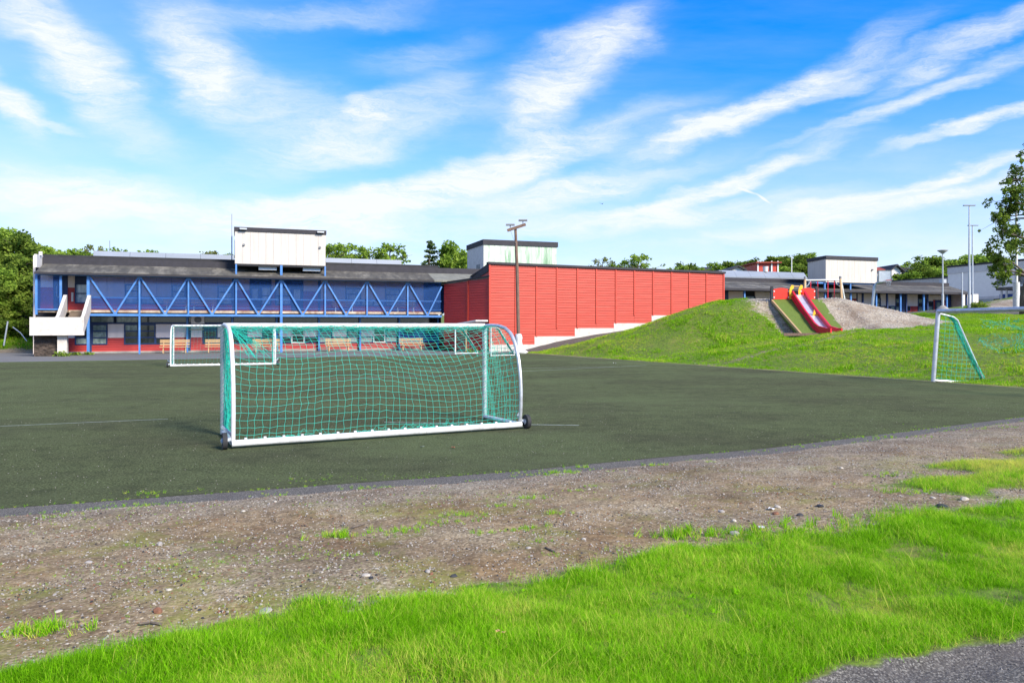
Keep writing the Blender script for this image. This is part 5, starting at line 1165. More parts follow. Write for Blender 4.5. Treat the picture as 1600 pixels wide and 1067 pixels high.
def tree(label, u, vt, Y, key, group, ws=1.0, zbase=0, name='tree'):
    tm, cm, h0 = get_proto(key, **K[key]); x = px(u,Y); h = pz(vt,Y)-zbase; s = h/h0
    t = thing(name, label, 'tree', (x,Y,zbase), rng.uniform(0,6.28), group); t.scale = (s*ws,s*ws,s)
    for nm, me in (('trunk',tm),('crown',cm)): o = bpy.data.objects.new(nm, me); COL.objects.link(o); o.parent = t
    return t
GF = 'trees crowding beside and behind the school'
for u,vt,Y,k,ws,lb in (( -25,366,63,'a',1.15,'dark leafy tree cut by the left edge of the view'),(12,360,66,'b',1.15,'tall bright tree at the top of the left woodland'),(34,366,64,'a',1.0,'dense dark tree at the left with its trunk near the leaning post'),
  (52,384,72,'b',1.05,'light green tree directly behind the white gable plate'),(6,420,60,'b',1.0,'low bushy tree at the foot of the left woodland, furthest left'),(41,432,61,'a',.95,'low dark tree against the left end of the school'),(22,395,62,'a',1.2,'broad dark tree in the middle of the left woodland'),(-12,440,59,'a',1.2,'undergrowth tree at the bottom left corner of the woodland')):
    tree(lb,u,vt,Y,k,GF,ws,.6 if Y>61 else .3)
for u,vt,Y,k,ws,lb in ((75,387,84,'b',1.1,'yellow green tree above the left end of the school roof'),(98,390,86,'f',1.2,'rounded tree second above the left school roof'),(122,392,88,'b',1.1,'low leafy tree above the roof left of the zinc skylight'),(145,378,88,'d',.8,'thin sparse tree rising at the left end of the zinc skylight'),
  (168,389,92,'f',1.2,'round tree above the zinc skylight near the dark flagpole'),(222,391,92,'f',1.15,'olive tree above the middle of the left zinc skylight'),(245,393,95,'c',1.1,'small tree just right of the olive tree over the skylight'),(270,393,95,'d',1.1,'thin small tree over the left skylight'),
  (327,388,90,'d',1.25,'sparse pale tree left of the rooftop plant room'),(352,391,90,'c',1.1,'sparse small tree touching the left of the rooftop plant room'),
  (517,377,84,'c',1.0,'open crowned tree against the right side of the plant room'),(535,374,86,'c',1.25,'wide open tree right of the rooftop plant room'),(570,379,86,'c',.95,'slender tree between two open trees over the roof'),(607,374,86,'c',1.15,'upright tree at the right end of the zinc skylight'),
  (671,367,84,'e',1.0,'dark pine rising between the skylight and the algae stained box'),(704,379,84,'f',1.0,'bright green round tree right of the pine'),(722,392,90,'f',.9,'small bright tree touching the algae stained box'),
  (943,399,100,'d',1.0,'sparse small tree over the middle of the red hall'),(965,407,102,'c',1.1,'low bushy tree between two taller ones over the red hall'),(995,392,100,'c',1.1,'dense tree standing highest over the red hall'),
  (1063,411,120,'c',1.2,'low tree over the right part of the red hall, first of the group'),(1080,412,122,'a',1.1,'low dark tree over the right part of the red hall'),(1093,413,124,'c',1.0,'small tree beside the dark house roof')):
    tree(lb,u,vt,Y,k,GF,ws,1.0)
GR = 'trees around the distant houses'
i = 0
for u,vt,Y,k,ws in ((1118,406,150,'c',1.3),(1137,408,150,'a',1.2),(1158,408,210,'c',1.5),(1172,406,150,'a',1.1),(1170,413,140,'f',1.3),(1196,415,140,'a',1.5),(1204,400,215,'a',1.2),(1222,400,140,'a',1.3),(1240,402,140,'c',1.5),(1256,399,140,'a',1.3),(1231,412,130,'c',1.5),(1215,418,130,'f',1.4),(1262,396,160,'b',1.3),(1136,418,130,'c',1.6),(1184,420,135,'c',1.5),(1250,415,128,'a',1.4),(1150,424,130,'f',1.2),
  (1412,412,120,'c',1.2),(1402,428,115,'a',1.4),(1428,405,125,'c',1.2),(1441,415,118,'a',1.4),(1452,397,122,'c',1.2),(1465,400,122,'a',1.3),(1480,404,130,'c',1.4),(1420,425,112,'f',1.3),(1472,415,115,'c',1.5),(1497,404,150,'b',1.8),(1512,403,150,'f',1.6),(1530,399,150,'b',1.5),(1545,396,150,'f',1.5),(1560,403,150,'b',1.6),(1390,432,112,'f',1.2)):
    i += 1; dk = {'a':'dark leafy','b':'bright green','c':'olive toned','f':'light green','d':'sparse'}[k]
    near_ = 'right of the red hall corner' if u<1150 else 'near the small white gabled house' if u<1180 else 'around the red house' if u<1230 else 'left of the low wing plant room' if u<1300 else 'right of the basketball board' if u<1435 else 'behind the funnel headed lamp post' if u<1490 else 'over the white hall roof'
    size_ = 'tall' if vt < 402 else 'mid height' if vt < 412 else 'low'
    tree(f'{size_} {dk} tree {near_}, {"far back" if Y>=150 else "mid distance" if Y>=125 else "close behind the roof"}', u,vt,Y,k,GR,ws,3 if Y < 160 else 8)
# big tree at the right edge
def big_tree():
    Yb_ = 57.; xb__ = px(1601,Yb_); zb_ = HG(xb__,Yb_); t = thing('tree','large open crowned tree at the right edge beside the flagpole','tree',(xb__,Yb_,zb_-.1))
    rg = np.random.default_rng(11); m = MB(); h = 12.0
    tp = [Vector(p) for p in ((0,0,0),(-.05,0,1.5),(.35,0,3.0),(1.0,.1,5.0),(1.3,0,7.5),(1.2,.2,10),(1.0,0,12))]
    m.tube(tp,[.36,.28,.25,.22,.17,.10,.04],10)
    limbs = []
    def limb(p, q, r, drop=.4):
        p, q = Vector(p), Vector(q); mid = p.lerp(q,.5)+Vector((rg.normal(0,.1),rg.normal(0,.2),drop)); m.tube([p,p.lerp(mid,.6),mid,mid.lerp(q,.6)+Vector((0,0,-.1)),q],[r,r*.8,r*.6,r*.4,.015],6); limbs.append((mid,q))
    ends = [(-1.7,-.5,5.1),(-2.4,.3,4.9),(-2.5,0,3.6),(-1.6,.5,3.1),(-2.1,-.4,6.6),(-1.5,.6,7.8),(-1.9,.3,8.6),(-.9,-.3,9.4),(-1.1,.2,10.6),(-.3,0,11.5),(.5,.4,12.4),(0,-.9,8.5),(-.5,.9,6.6),(2.4,0,6.5),(2.8,.5,8.6),(2.0,-.6,10.6),(2.2,.7,11.6),(3,0,5),(-2.0,0,4.2),(-.9,.4,5.8),(-2.2,.2,7.2),(-1.4,-.2,9.0)]
    for e in ends:
        k = min(6, max(2, int(np.argmin([abs(q.z-(e[2]-.9)) for q in tp])))); limb(tp[k], e, .10, .15)
    cs = []
    for mid, q in limbs:
        for k in range(13):
            f = rg.uniform(.3,1.15); c = mid.lerp(q, f)+Vector(rg.normal(0,.40,3)); cs.append((c, rg.uniform(.14,.42))); m.tube([mid.lerp(q,f*.9), c],[.015,.005],4,False)
    tr_ = m.build('trunk','bark',t,smooth=True); tr_.name = 'trunk'
    P_ = []; tn_ = []
    for c, r in cs:
        n = int(430*r*r)+9; d = rg.normal(0,1,(n,3)); d /= np.linalg.norm(d,axis=1)[:,None]; P_.append(np.array(c)+d*(r*rg.random((n,1))**.5)); tn_.append(np.clip(rg.random()*.4+rg.random(n)*.4,0,1))
    V, Fq = leaf_mesh(np.concatenate(P_), .10, rg, .5); me = leaves_obj('crown', V, Fq, np.concatenate(tn_), 'leaves'); o = bpy.data.objects.new('crown', me); COL.objects.link(o); o.parent = t
big_tree()
# bushes on the bank at the left and under the masts
def bush(label, x, y, z, r, h, seed, mat='leaves_light', n=900, size=.05, cat='bush', group=None, name='bush'):
    rg = np.random.default_rng(seed); d = rg.normal(0,1,(n,3)); d /= np.linalg.norm(d,axis=1)[:,None]; P_ = d*(rg.random((n,1))**.4)*np.array([r,r*.7,h]); P_[:,2] = np.abs(P_[:,2])+.02; P_ += .12*r*np.sin(P_[:,[1,2,0]]*9/r)
    V, Fq = leaf_mesh(P_, size, rg, .8); me = leaves_obj('foliage', V, Fq, rg.random(n), mat); o = bpy.data.objects.new(name, me); COL.objects.link(o); o.location = (x,y,z); return tag(o, label, cat, group)
bush('green weeds growing at the foot of the white stair column', *B.world(cxl+.3,-2.5), 0, .55, .3, 31, n=500)
bush('weeds at the foot of the blue corner post of the gallery', *B.world(.05,-.3), 0, .35, .16, 32, n=250)
bush('small weeds on the asphalt between the stair column and the blue post', *B.world(B.s(119,-.6),-.6), 0, .5, .14, 33, n=260)
bush('dark low bush on the bank crest under the white hall', px(1528,64), 64, HG(px(1528,64),64)-.05, .9, .55, 34, 'leaves', 900, .07)
bush('yellow green weeds where the school wall meets the red hall', *B.world(B.s(700,-.3),-.4), 0, .9, .3, 35, n=400)
bush('weeds by the timber post of the hall porch', px(740,56), 56, 0, .8, .22, 36, n=300)
# ================================================================== scattered ground cover (what nobody could count)
protoC = bpy.data.collections.new('scatter_sources')
def blade_clump(name, n, h, spread, w, mat, seed, curve=.4):
    rg = np.random.default_rng(seed); V = []; Fc = []; bl = []
    for i in range(n):
        x, y = rg.normal(0,spread,2); a = rg.uniform(0,6.28); hh = h*rg.uniform(.55,1.2); ww = w*rg.uniform(.7,1.2); ln = curve*hh*rg.uniform(.1,1.2)
        d = np.array([math.cos(a),math.sin(a),0]); r = np.array([-math.sin(a),math.cos(a),0]); b0 = np.array([x,y,0.]); o = len(V)
        for q, wq in ((0,1),(.55,.8)):
            c = b0 + d*ln*q*q + np.array([0,0,hh*q]); V += [c-r*ww*wq/2, c+r*ww*wq/2]
        V.append(b0 + d*ln + np.array([0,0,hh*.97])); Fc += [(o,o+1,o+3,o+2),(o+2,o+3,o+4)]; bl += [rg.random()**2*1.1-.22]*5
    me = bpy.data.meshes.new(name); me.from_pydata([tuple(v) for v in V], [], Fc); at_ = me.attributes.new('bl','FLOAT','POINT'); at_.data.foreach_set('value', np.array(bl,dtype=np.float32)); me.materials.append(M[mat]); ob = bpy.data.objects.new(name, me); return ob
def pebble(name, mat, seed):
    import bmesh
    b = bmesh.new(); bmesh.ops.create_icosphere(b, subdivisions=1, radius=1); r = random.Random(seed)
    for v in b.verts: v.co = Vector((v.co.x*1.0, v.co.y*.78, v.co.z*.55))*r.uniform(.78,1.15)
    me = bpy.data.meshes.new(name); b.to_mesh(me); b.free(); me.materials.append(M[mat]); return bpy.data.objects.new(name, me)
def scatter(name, pts, sources, scale, tint, seed, tilt=.2):
    n = len(pts); rg = np.random.default_rng(seed); coll = bpy.data.collections.new(name+'_sources')
    for s_ in sources: coll.objects.link(s_)
    me = bpy.data.meshes.new(name); me.vertices.add(n); me.vertices.foreach_set('co', np.asarray(pts,dtype=np.float32).ravel())
    a = me.attributes.new('scl','FLOAT','POINT'); a.data.foreach_set('value', np.asarray(scale,dtype=np.float32))
    a = me.attributes.new('tint','FLOAT','POINT'); a.data.foreach_set('value', np.asarray(tint,dtype=np.float32))
    a = me.attributes.new('rot','FLOAT_VECTOR','POINT'); a.data.foreach_set('vector', np.stack([rg.normal(0,tilt,n),rg.normal(0,tilt,n),rg.uniform(0,6.28,n)],-1).astype(np.float32).ravel())
    o = bpy.data.objects.new(name, me); COL.objects.link(o)
    g = bpy.data.node_groups.new(name, 'GeometryNodeTree'); g.interface.new_socket('Geometry', in_out='INPUT', socket_type='NodeSocketGeometry'); g.interface.new_socket('Geometry', in_out='OUTPUT', socket_type='NodeSocketGeometry')
    gi = g.nodes.new('NodeGroupInput'); go = g.nodes.new('NodeGroupOutput'); ip = g.nodes.new('GeometryNodeInstanceOnPoints'); ci = g.nodes.new('GeometryNodeCollectionInfo')
    ci.inputs['Collection'].default_value = coll; ci.inputs['Separate Children'].default_value = True; ci.inputs['Reset Children'].default_value = True
    def na(nm, t_): q = g.nodes.new('GeometryNodeInputNamedAttribute'); q.data_type = t_; q.inputs['Name'].default_value = nm; return q.outputs[0]
    ri = g.nodes.new('FunctionNodeRandomValue'); ri.data_type = 'INT'; ri.inputs[4].default_value = 0; ri.inputs[5].default_value = len(sources)-1
    lk = g.links; lk.new(gi.outputs[0], ip.inputs['Points']); lk.new(ci.outputs[0], ip.inputs['Instance']); ip.inputs['Pick Instance'].default_value = True; lk.new(ri.outputs[2], ip.inputs['Instance Index'])
    er = g.nodes.new('FunctionNodeEulerToRotation'); lk.new(na('rot','FLOAT_VECTOR'), er.inputs[0]); lk.new(er.outputs[0], ip.inputs['Rotation']); lk.new(na('scl','FLOAT'), ip.inputs['Scale']); lk.new(ip.outputs[0], go.inputs[0])
    md = o.modifiers.new('scatter','NODES'); md.node_group = g; o['kind'] = 'stuff'; return o
def frustum(n, y0, y1, rg, pw=1.0, marg=1.25):
    k = rg.random(n)**pw; y = y0+(y1-y0)*k; x = rg.uniform(-.72*marg, .72*marg, n)*y + rg.normal(0,.2,n); return x, y
def zn(x, y):   # height on the near ground incl. zone offsets
    D = Edge(x)-y; z = Hgt(x,y); sg = lawn_edge(x)+(vnoise(x,y,.45,5)-.5)*.5+(vnoise(x,y,.15,51)-.5)*.35-y; pt = patchf(x,y)
    pe_ = path_edge(x)-y+(vnoise(x,y,.2,8)-.5)*.12; z = z + .02*sstep(-.2,.5,sg)+.03*sstep(0,.4,pt)-.05*sstep(-.05,.15,pe_); return z, D, sg, pt, pe_
rg = np.random.default_rng(42)
# lawn blades
x, y = frustum(125000, 2.4, 11.2, rg, 1.25); z, D, sg, pt, pe_ = zn(x,y)
x2, y2 = frustum(70000, 2.2, 6.2, rg, 1.0); q = zn(x2,y2); x = np.r_[x,x2]; y = np.r_[y,y2]; z=np.r_[z,q[0]]; D=np.r_[D,q[1]]; sg=np.r_[sg,q[2]]; pt=np.r_[pt,q[3]]; pe_=np.r_[pe_,q[4]]
bare_ = np.maximum((vnoise(x,y,.7,7) > .80)*(x < -1.0), .9*sstep(.70,.82,vnoise(x,y,.38,57)))
keep = (((sg > -.30+(rg.random(len(x))**.45)*.55) & (rg.random(len(x)) > bare_*.85)) | (pt > .02+.2*rg.random(len(x)))) & (pe_ < -.02-rg.random(len(x))*.08) & (D > .3)
x,y,z,sg,pt,pe_ = [a[keep] for a in (x,y,z,sg,pt,pe_)]
lenf = (.30+.60*vnoise(x,y,.9,30)**1.6+.6*(vnoise(x,y,.24,31)-.3))*np.clip(.55+sg,.5,1) + .55*np.exp(-(np.abs(sg)/.22)**2)*(vnoise(x,y,.5,32)) + .55*(pt>.1)
tintv = np.clip(.30*vnoise(x,y,.45,33)+.22*vnoise(x,y,1.6,34)+.30*rg.random(len(x))-.05 + .5*sstep(.6,.95,vnoise(x,y,.55,35))*rg.random(len(x)) + .25*(pt>.05)+ .12*np.clip((x-1)/3,0,1),0,1)
lenf = lenf*np.where(tintv>.6,.8,1)
src = [blade_clump(f'grass_tuft_{c}', 11, h_, sp_, w_, 'grass', 50+i, cv_) for i,(c,h_,sp_,w_,cv_) in enumerate((('a',.060,.030,.0040,.8),('b',.075,.034,.0036,1.2),('c',.050,.026,.0048,1.4),('d',.09,.02,.0036,.6),('e',.06,.045,.0042,1.8),('f',.11,.03,.0032,1.5)))]
lg = scatter('lawn_grass', np.stack([x,y,z-.006],-1), src, np.clip(lenf,.35,2.2), tintv, 1, .22)
k = rg.random(len(x)) < .004
stk = []
for i_, c_ in enumerate('ab'):
    q_ = blade_clump(f'stalk_{c_}', 2, .24, .03, .0026, 'grass', 140+i_, .9); stk.append(q_)
scatter('seed_stalks', np.stack([x[k],y[k],z[k]],-1), stk, rg.uniform(.5,1.0,k.sum()), np.clip(.75+.3*rg.random(k.sum()),0,1), 11, .35)
k = (rg.random(len(x)) < .0012)
def leaf_rosette(name, seed):
    r_ = random.Random(seed); V = []; Fc = []
    for i in range(6):
        a = i*1.05+r_.uniform(-.3,.3); l = r_.uniform(.035,.06); d = Vector((math.cos(a),math.sin(a),0)); s = Vector((-d.y,d.x,0)); o = len(V)
        V += [tuple(v) for v in (Vector((0,0,.02)), d*l*.5+s*l*.24+Vector((0,0,.045)), d*l+Vector((0,0,.04)), d*l*.5-s*l*.24+Vector((0,0,.045)))]; Fc.append((o,o+1,o+2,o+3))
    me = bpy.data.meshes.new(name); me.from_pydata(V,[],Fc); me.materials.append(M['grass']); return bpy.data.objects.new(name, me)
scatter('broadleaf_weeds', np.stack([x[k],y[k],z[k]+.01],-1), [leaf_rosette('rosette_a',1),leaf_rosette('rosette_b',2)], rg.uniform(.3,.65,k.sum()), .2+rg.random(k.sum())*.3, 12, .2)
# small tufts on the verge and along the strip
rr = np.random.default_rng(9); tx=[];ty=[];ts=[]
def tuft(u,v,n,r,s=1.):
    Yd = 1.95*F/(v-HV); 
    for _ in range(3): Yd = (CZ-float(zn(np.array([px(u,Yd)]),np.array([Yd]))[0][0]))*F/(v-HV)
    for k in range(n): tx.append(px(u,Yd)+rr.normal(0,r*1.4)); ty.append(Yd+rr.normal(0,r*.6)); ts.append(s*rr.uniform(.5,1.2))
for (u,v,n,r,s) in ((60,988,26,.07,1.2),(85,984,14,.06,1.1),(528,838,26,.06,1),(598,832,34,.12,.7),(630,828,20,.08,.6),(698,816,30,.09,.6),(727,805,22,.08,.7),(790,790,14,.06,.6),(830,826,14,.05,.7),(868,803,10,.04,.8),(798,829,16,.06,.5),(762,833,12,.04,.6),(842,845,12,.05,.5),(824,779,14,.05,.7),(897,768,12,.05,.6),(560,868,14,.05,.5),(832,741,40,.16,.6),(872,738,26,.08,.8),(905,730,12,.05,.8),(965,736,8,.05,.5),(1020,727,16,.06,.8),(1110,722,10,.05,.6),(545,748,40,.25,.35),(600,744,30,.25,.35),(460,752,18,.12,.5),(432,773,18,.1,.5),(228,772,22,.08,.6),(200,790,26,.12,.6),(555,763,14,.07,.6),(95,806,14,.09,.5),(300,768,12,.1,.4),(1250,697,20,.12,.5),(1390,684,30,.2,.7),(1310,680,18,.2,.45),(1470,672,30,.3,.45),(1180,705,14,.1,.5),(1520,668,30,.3,.5),(1570,668,20,.2,.6),(290,878,60,.18,.35),(260,905,30,.15,.35),(405,884,24,.15,.3),(130,902,24,.12,.3),(222,852,10,.05,.4),(365,846,12,.06,.35),(330,860,14,.08,.3),(500,862,16,.1,.3),(1165,768,8,.05,.4),(1340,755,10,.08,.4),(925,760,10,.05,.5),(850,868,10,.05,.5),(1062,838,30,.12,1.4),(1130,836,30,.14,1.2),(1210,832,40,.2,1.3),(1310,820,40,.25,1.2),(1420,770,26,.14,1.0),(1390,742,18,.1,.8)):
    tuft(u,v,int(n*1.15),r*1.2,s*.85)
for k in range(3500):          # thin moss-like sprigs, patchy
    xx = rr.uniform(-8,5); yy_ = rr.uniform(4.2,9.5)
    if vnoise(np.array([xx]),np.array([yy_]),.9,40)[0] > .62 and 0.5 < Edge(xx)-yy_: tx.append(xx); ty.append(yy_); ts.append(rr.uniform(.12,.36))
for k in range(1500):          # fringe along both sides of the strip
    xx = rr.uniform(-9,13); side_ = rr.choice([0.02,.44]); 
    if vnoise(np.array([xx]),np.array([side_*9]),.55,41)[0] > .5: tx.append(xx); ty.append(float(Edge(xx))-side_+rr.normal(0,.02)); ts.append(rr.uniform(.15,.45))
tx = np.array(tx); ty = np.array(ty); src2 = [blade_clump(f'weed_tuft_{c}', 14, .075, .022, .0045, 'grass', 70+i, .9) for i,c in enumerate('abc')]
scatter('verge_tufts', np.stack([tx,ty,zn(tx,ty)[0]-.004],-1), src2, np.array(ts), np.clip(.25+.5*rr.random(len(tx)),0,1), 2, .3)
# pebbles
x, y = frustum(120000, 3.0, 15.5, rg, .95); z, D, sg, pt, pe_ = zn(x,y)
keep = ((sg < .05) & (D > .42) & (pt < .1)); keep &= rg.random(len(x)) < .35+.65*vnoise(x,y,.6,50)
x,y,z = x[keep],y[keep],z[keep]; s_ = np.clip(rg.lognormal(-5.15,.42,len(x)),.003,.014)
srcp = [pebble('pebble_'+c, mt, 5+i) for i,(c,mt) in enumerate(zip('abcdef',('stone','stone_pale','stone','stone_rust','stone','stone_dark')))]
scatter('verge_gravel', np.stack([x,y,z+s_*.1],-1), srcp, s_, s_*0+.5, 3, .3)
# litter grains on the turf near the edge
x, y = frustum(2600, 6.5, 24, rg, 1.3); k = (Edge(x)-y < -.05) & (y < 20); x,y = x[k],y[k]
scatter('turf_grit', np.stack([x,y,x*0+.008],-1), [pebble('grit_a','stone_pale',21),pebble('grit_b','stone',22)], rg.uniform(.003,.008,len(x)), x*0+.5, 4, .3)
# path grains bottom right
x = rg.uniform(.8,6,5000); y = rg.uniform(2.2,4.6,5000); z,D,sg,pt,pe_ = zn(x,y); k = pe_ > .02
scatter('footpath_grit', np.stack([x[k],y[k],z[k]+.001],-1), [pebble('chip_a','stone',25),pebble('chip_b','stone_dark',26)], rg.uniform(.002,.0055,k.sum()), z[k]*0+.5, 5, .3)
# slope grass
n = 120000; tt_ = rg.uniform(-4,40,n); ee = 40*rg.random(n)**.9; x = S0[0]+tt_*ST[0]+ee*SN[0]; y = S0[1]+tt_*ST[1]+ee*SN[1]
nf_ = vnoise(x,y,1.1,12); g_ = (1-np.sqrt(((x-21.5)/7.1)**2+((y-48.8)/6.4)**2))*1.8+(nf_-.5)*.6; tf = 1-np.sqrt(((x-14.2)/2.0)**2+((y-45.4)/2.6)**2); g_ -= np.clip(tf*2.2,0,2)
g_ = np.maximum(g_, (1-np.sqrt(((x-44)/5)**2+((y-62)/4.2)**2))*1.5+(nf_-.5))
def dist_poly(x, y, tr):
    td = np.full_like(x, 99.)
    for a,b in zip(tr[:-1],tr[1:]):
        a=np.array(a);b=np.array(b);k=np.clip(((x-a[0])*(b[0]-a[0])+(y-a[1])*(b[1]-a[1]))/((b-a)@(b-a)),0,1); td=np.minimum(td,np.hypot(x-(a[0]+(b[0]-a[0])*k),y-(a[1]+(b[1]-a[1])*k)))
    return td
td = dist_poly(x,y,tr); pdd = dist_poly(x,y,[tuple(p) for p in pp]); dh_ = (x-hallA[0])*HN[0]+(y-hallA[1])*HN[1]; sh_ = (x-hallA[0])*HD[0]+(y-hallA[1])*HD[1]; wg_ = (x-39.3)*(-.334)+(y-78)*.943
keep = (g_ < .12+.12*rg.random(n)) & (td > .5*rg.random(n)) & (pdd > 1.5) & ((dh_ > 3.1) | (sh_ > 23)) & (wg_ < -4.4) & (ee > .12+.3*rg.random(n)) & (y < 66) & (np.abs(x/y) < .85)
x,y,ee,tf = x[keep],y[keep],ee[keep],tf[keep]
ln = .35+.6*vnoise(x,y,2.3,60)+.45*(tf>0)+.6*(vnoise(x,y,.8,61)>.75)
tn = np.clip(.34*vnoise(x,y,1.5,62)+.25*vnoise(x,y,4,63)+.3*rg.random(len(x))+.45*sstep(.55,.95,vnoise(x,y,1.6,64))*rg.random(len(x)),0,1)
src3 = [blade_clump(f'slope_tuft_{c}', 12, .10, .07, .014, 'grass_far', 90+i, .7) for i,c in enumerate('abcd')]
scatter('slope_grass', np.stack([x,y,Hgt(x,y)-.01],-1), src3, ln, tn, 6, .25)
# bank grass left
n = 22000; x = rg.uniform(-70,-35,n); y = rg.uniform(52,80,n); bd_ = (y-58)*.6+(-36-x)*.35; k = bd_ > .4; x,y,bd_ = x[k],y[k],bd_[k]
scatter('bank_grass', np.stack([x,y,np.interp(bd_,[-3,0,.6,8,30],[-.06,.02,.35,1.9,3.0])],-1), [blade_clump(f'bank_tuft_{c}', 14, .24, .12, .025, 'grass_far', 95+i, .7) for i,c in enumerate('ab')], rg.uniform(.6,1.6,len(x)), np.clip(rg.random(len(x))*.8,0,1), 7, .25)
# coarse stones of the gravel slope
n = 9000; x = rg.uniform(14,30,n); y = rg.uniform(42,56,n); nf_ = vnoise(x,y,1.1,12); g_ = (1-np.sqrt(((x-21.5)/7.1)**2+((y-48.8)/6.4)**2))*1.8+(nf_-.5)*.6-np.clip((1-np.sqrt(((x-14.2)/2.0)**2+((y-45.4)/2.6)**2))*2.2,0,2); k = g_ > .18
x,y = x[k],y[k]; scatter('slope_stones', np.stack([x,y,Hgt(x,y)],-1), [pebble('rubble_a','stone',27),pebble('rubble_b','stone_pale',28),pebble('rubble_c','stone',29)], np.clip(rg.lognormal(-3.5,.45,len(x)),.015,.09), x*0+.5, 8, .3)

# ================================================================== single stones, leaves and litter
def ground_at(u, v):
    Yd = 1.9*F/(v-HV)
    for _ in range(6): Yd = (CZ-float(zn(np.array([px(u,Yd)]),np.array([Yd]))[0][0]))*F/(v-HV)
    x_ = px(u,Yd); return x_, Yd, float(zn(np.array([x_]),np.array([Yd]))[0][0])
def rock(u, v, wpx, mat, label, seed, flat=.5):
    import bmesh
    x_, y_, z_ = ground_at(u,v); r = wpx/2*y_/F; b = bmesh.new(); bmesh.ops.create_icosphere(b, subdivisions=2, radius=1)
    for q in b.verts: k = 1+.28*mnoise.noise(q.co*1.3+Vector((seed*3.1,0,0))); q.co = Vector((q.co.x, q.co.y*.75, q.co.z*flat))*k*r
    me = bpy.data.meshes.new('rock'); b.to_mesh(me); b.free(); me.materials.append(M[mat]); o = bpy.data.objects.new('rock', me); COL.objects.link(o); o.location = (x_,y_,z_+r*flat*.35); o.rotation_euler = (0,0,seed*1.7)
    return tag(o, label, 'rock', 'loose stones on the gravel verge')
for i,(u,v,w_,mt,lb,fl) in enumerate(((1472,792,22,'stone_dark','flat black stone near the right tall grass patch',.35),(1507,781,14,'stone_pale','cream stone right of the flat black stone',.5),(1458,778,9,'stone_pale','small pale stone left above the flat black stone',.4),
 (1250,805,13,'stone_dark','dark stone in the litter patch below the grass patch',.4),(1215,793,10,'stone_pale','white stone at the top of the litter patch',.6),(1212,803,14,'stone_rust','yellowish stone at the left of the litter patch',.4),(1148,836,16,'stone','grey stone in the long grass at the lawn edge',.7),(1147,815,10,'stone_pale','pale stone between the litter patch and the lawn',.6),
 (1127,800,10,'stone','small grey stone left of the litter patch',.6),(1282,791,14,'stone_dark','dark wet stone right of the litter patch',.35),(1315,732,6,'stone_pale','tiny white stone alone near the asphalt strip',.6),(1075,829,10,'stone_dark','dark stone beside the lawn edge at centre right',.5),
 (572,899,14,'stone_pale','whitish flat stone at the lawn edge left of centre',.35),(580,903,9,'stone_dark','dark stone touching the whitish flat stone',.5),(709,901,12,'stone_dark','slate coloured stone on the bare earth by the lawn',.5),(668,893,10,'stone','grey brown stone on bare earth left of the slate stone',.6),(674,897,7,'stone_rust','rusty small stone beside the bare earth patch',.6),
 (250,851,11,'stone','grey rounded stone on the left verge',.7),(264,922,9,'stone_pale','white stone above the brown rock on the left',.5),(247,957,17,'stone_rust','brown rock near the lawn edge at left',.75),(312,953,7,'stone_dark','small black stone right of the brown rock',.6),(470,940,15,'stone_dark','black stone on the orange earth by the lawn',.45),
 (415,955,26,'stone','long grey slab lying on the lawn edge at left',.25),(138,879,12,'stone','grey stone alone on the far left verge',.4),(92,956,14,'stone_pale','pale chipped stone near the left grass tuft',.4),(380,799,7,'stone_pale','small white stone just below the strip, left of the goal',.5),(430,784,7,'stone_pale','small pale stone close to the strip below the goal',.5),(826,857,9,'stone','blue grey stone near the middle of the verge',.6),(912,843,8,'stone_pale','light stone left of the dark twig',.6),(921,765,5,'stone_pale','tiny bright stone below the strip right of the goal',.6))):
    rock(u,v,w_,mt,lb,i+1,fl)
def leafo(u, v, wpx, mat, label, z=None, cat='leaf', name='dry_leaf', lift=.0):
    x_, y_, z_ = ground_at(u,v) if z is None else (*G(u,v,z), z); r = wpx/2*y_/F; m = MB(); vs = [(0,0,.25*r)]; n = 9
    for k in range(n): a = 2*math.pi*k/n; q = r*(1.0 if k%2 else .68); vs.append((q*math.cos(a), q*.8*math.sin(a), .35*r*abs(math.sin(a*1.5))))
    m.add(vs,[(0,1+k,1+(k+1)%n) for k in range(n)]); m.v += [(a,b,c-.002) for a,b,c in m.v[:n+1]]; m.f += [tuple(reversed([i_+n+1 for i_ in f])) for f in m.f[:n]]; m.f += [(1+k,n+2+k,n+2+(k+1)%n,1+(k+1)%n) for k in range(n)]
    o = m.build(name, mat); o.location = (x_,y_,z_+.012+lift); o.rotation_euler = (.15,.1,u*.1); return tag(o, label, cat)
leafo(777,1004,13,'leaf_dry','curled orange leaf lying in the lawn near the bottom centre',lift=.05); leafo(786,1006,10,'leaf_dry','second pale orange leaf touching the curled leaf in the lawn',lift=.05)
leafo(708,700,7,'leaf_red','reddish leaf on the pitch in front of the goal bar',0.005); leafo(1087,569,7,'stone_pale','pale scrap at the pitch edge below the mound',.05,'litter','paper_scrap')
leafo(960,568,7,'house_white','white scrap lying on the pitch edge left of the mound',.02,'litter','paper_scrap'); leafo(1205,797,14,'goal_white','crumpled white wrapper in the litter patch',None,'litter','wrapper')
leafo(1190,826,12,'galv','grey crumpled wrapper by the long grass',None,'litter','wrapper'); leafo(660,699,8,'line_white','thin white scrap on the pitch below the goal bar',.006,'litter','paper_scrap')
def twig(pts, r, label):
    P_ = [Vector(ground_at(u,v))+Vector((0,0,.012)) for u,v in pts]; o = MB().tube(P_, r, 5).build('twig','bark'); return tag(o, label, 'twig')
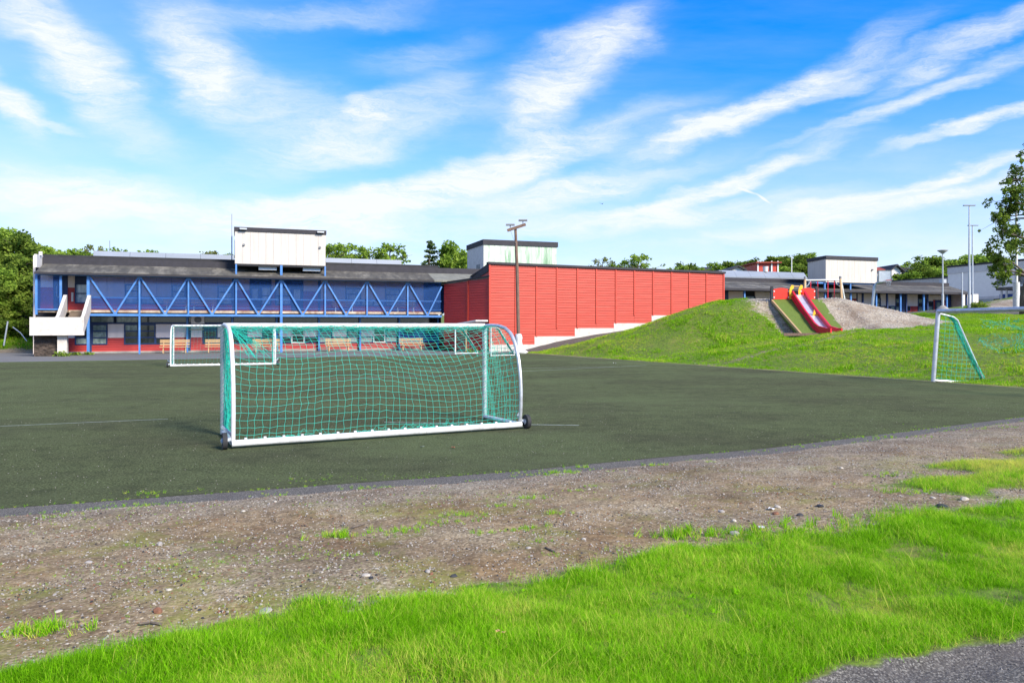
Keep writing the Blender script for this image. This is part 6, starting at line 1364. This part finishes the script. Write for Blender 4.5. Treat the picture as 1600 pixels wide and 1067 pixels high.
twig([(852,857),(862,862),(868,864)],.008,'short dark twig on the verge below the goal wheel side'); twig([(550,826),(560,823),(570,820)],.008,'dark forked twig on the verge below the goal centre'); twig([(218,977),(235,975),(252,978)],.008,'dark twig at the lawn edge near the brown rock')
twig([(70,943),(80,939),(90,938)],.004,'pale dry stalk on the far left verge')
# leaning posts in the left bank
def bank_z(x,y): return float(np.interp((y-58)*.6+(-36-x)*.35,[-3,0,.6,8,30],[-.06,.02,.35,1.9,3.0]))
Yk = 56.8; a = (px(6,Yk),Yk,pz(540,Yk)); b = (px(12.3,Yk),Yk,pz(502,Yk)); tag(smooth_sharp(MB().tube([a,b],.055,8).build('leaning_post','galv')),'pale leaning metal post in the grass bank at the far left','post')
tag(smooth_sharp(MB().tube([(px(20,Yk),Yk,pz(511,Yk)),(px(32,Yk),Yk,pz(520,Yk)),(px(42,Yk),Yk,pz(533,Yk))],.035,8).build('bent_rail','galv')),'thin bent metal rail curving down beside the leaning post','rail')
# low timber edging of the bank
m = MB(); m.beam((px(-40,57),57,.15),(px(53,59.5),59.5,.22),.3,.42); tag(m.build('retaining_edge','brick_dark'),'low dark stone edging along the foot of the left grass bank','wall')
# two crows / pigeon silhouettes on the red hall wing roof and sky
def bird(label, u, v, Y, s):
    t_ = MB(); z = pz(v,Y); x_ = px(u,Y); t_.tube([(-.5*s,0,0),(-.2*s,0,.03*s),(.25*s,0,.02*s),(.5*s,0,0)],[.02*s,.09*s,.1*s,.01*s],8)
    t_.prism([(.1*s,.02,.04*s),(-.15*s,.02,.04*s),(-.55*s,-.9*s,.35*s),(-.2*s,-.5*s,.3*s)],(0,0,.03*s)); t_.prism([(.1*s,-.02,.04*s),(-.15*s,-.02,.04*s),(-.5*s,.9*s,.3*s),(-.1*s,.5*s,.28*s)],(0,0,.03*s))
    o = t_.build('bird','stone_dark'); o.location = (x_,Y,z); o.rotation_euler = (0,0,.9); return tag(o, label, 'bird')
bird('small dark bird flying in the sky above the red hall', 941,319,60,.22)

# tell apart trees that would otherwise read alike, by their place in their little group
_by = {}
for o in bpy.data.objects:
    if o.get('label') and o.get('category') == 'tree': _by.setdefault(o['label'], []).append(o)
for lb, os_ in _by.items():
    if len(os_) > 1:
        os_.sort(key=lambda q: q.location.x/q.location.y)
        for o, w_ in zip(os_, ('left one of these', 'right one of these') if len(os_) == 2 else ('leftmost', 'middle', 'rightmost', 'last')): o['label'] = lb.split(',')[0] + ', ' + w_
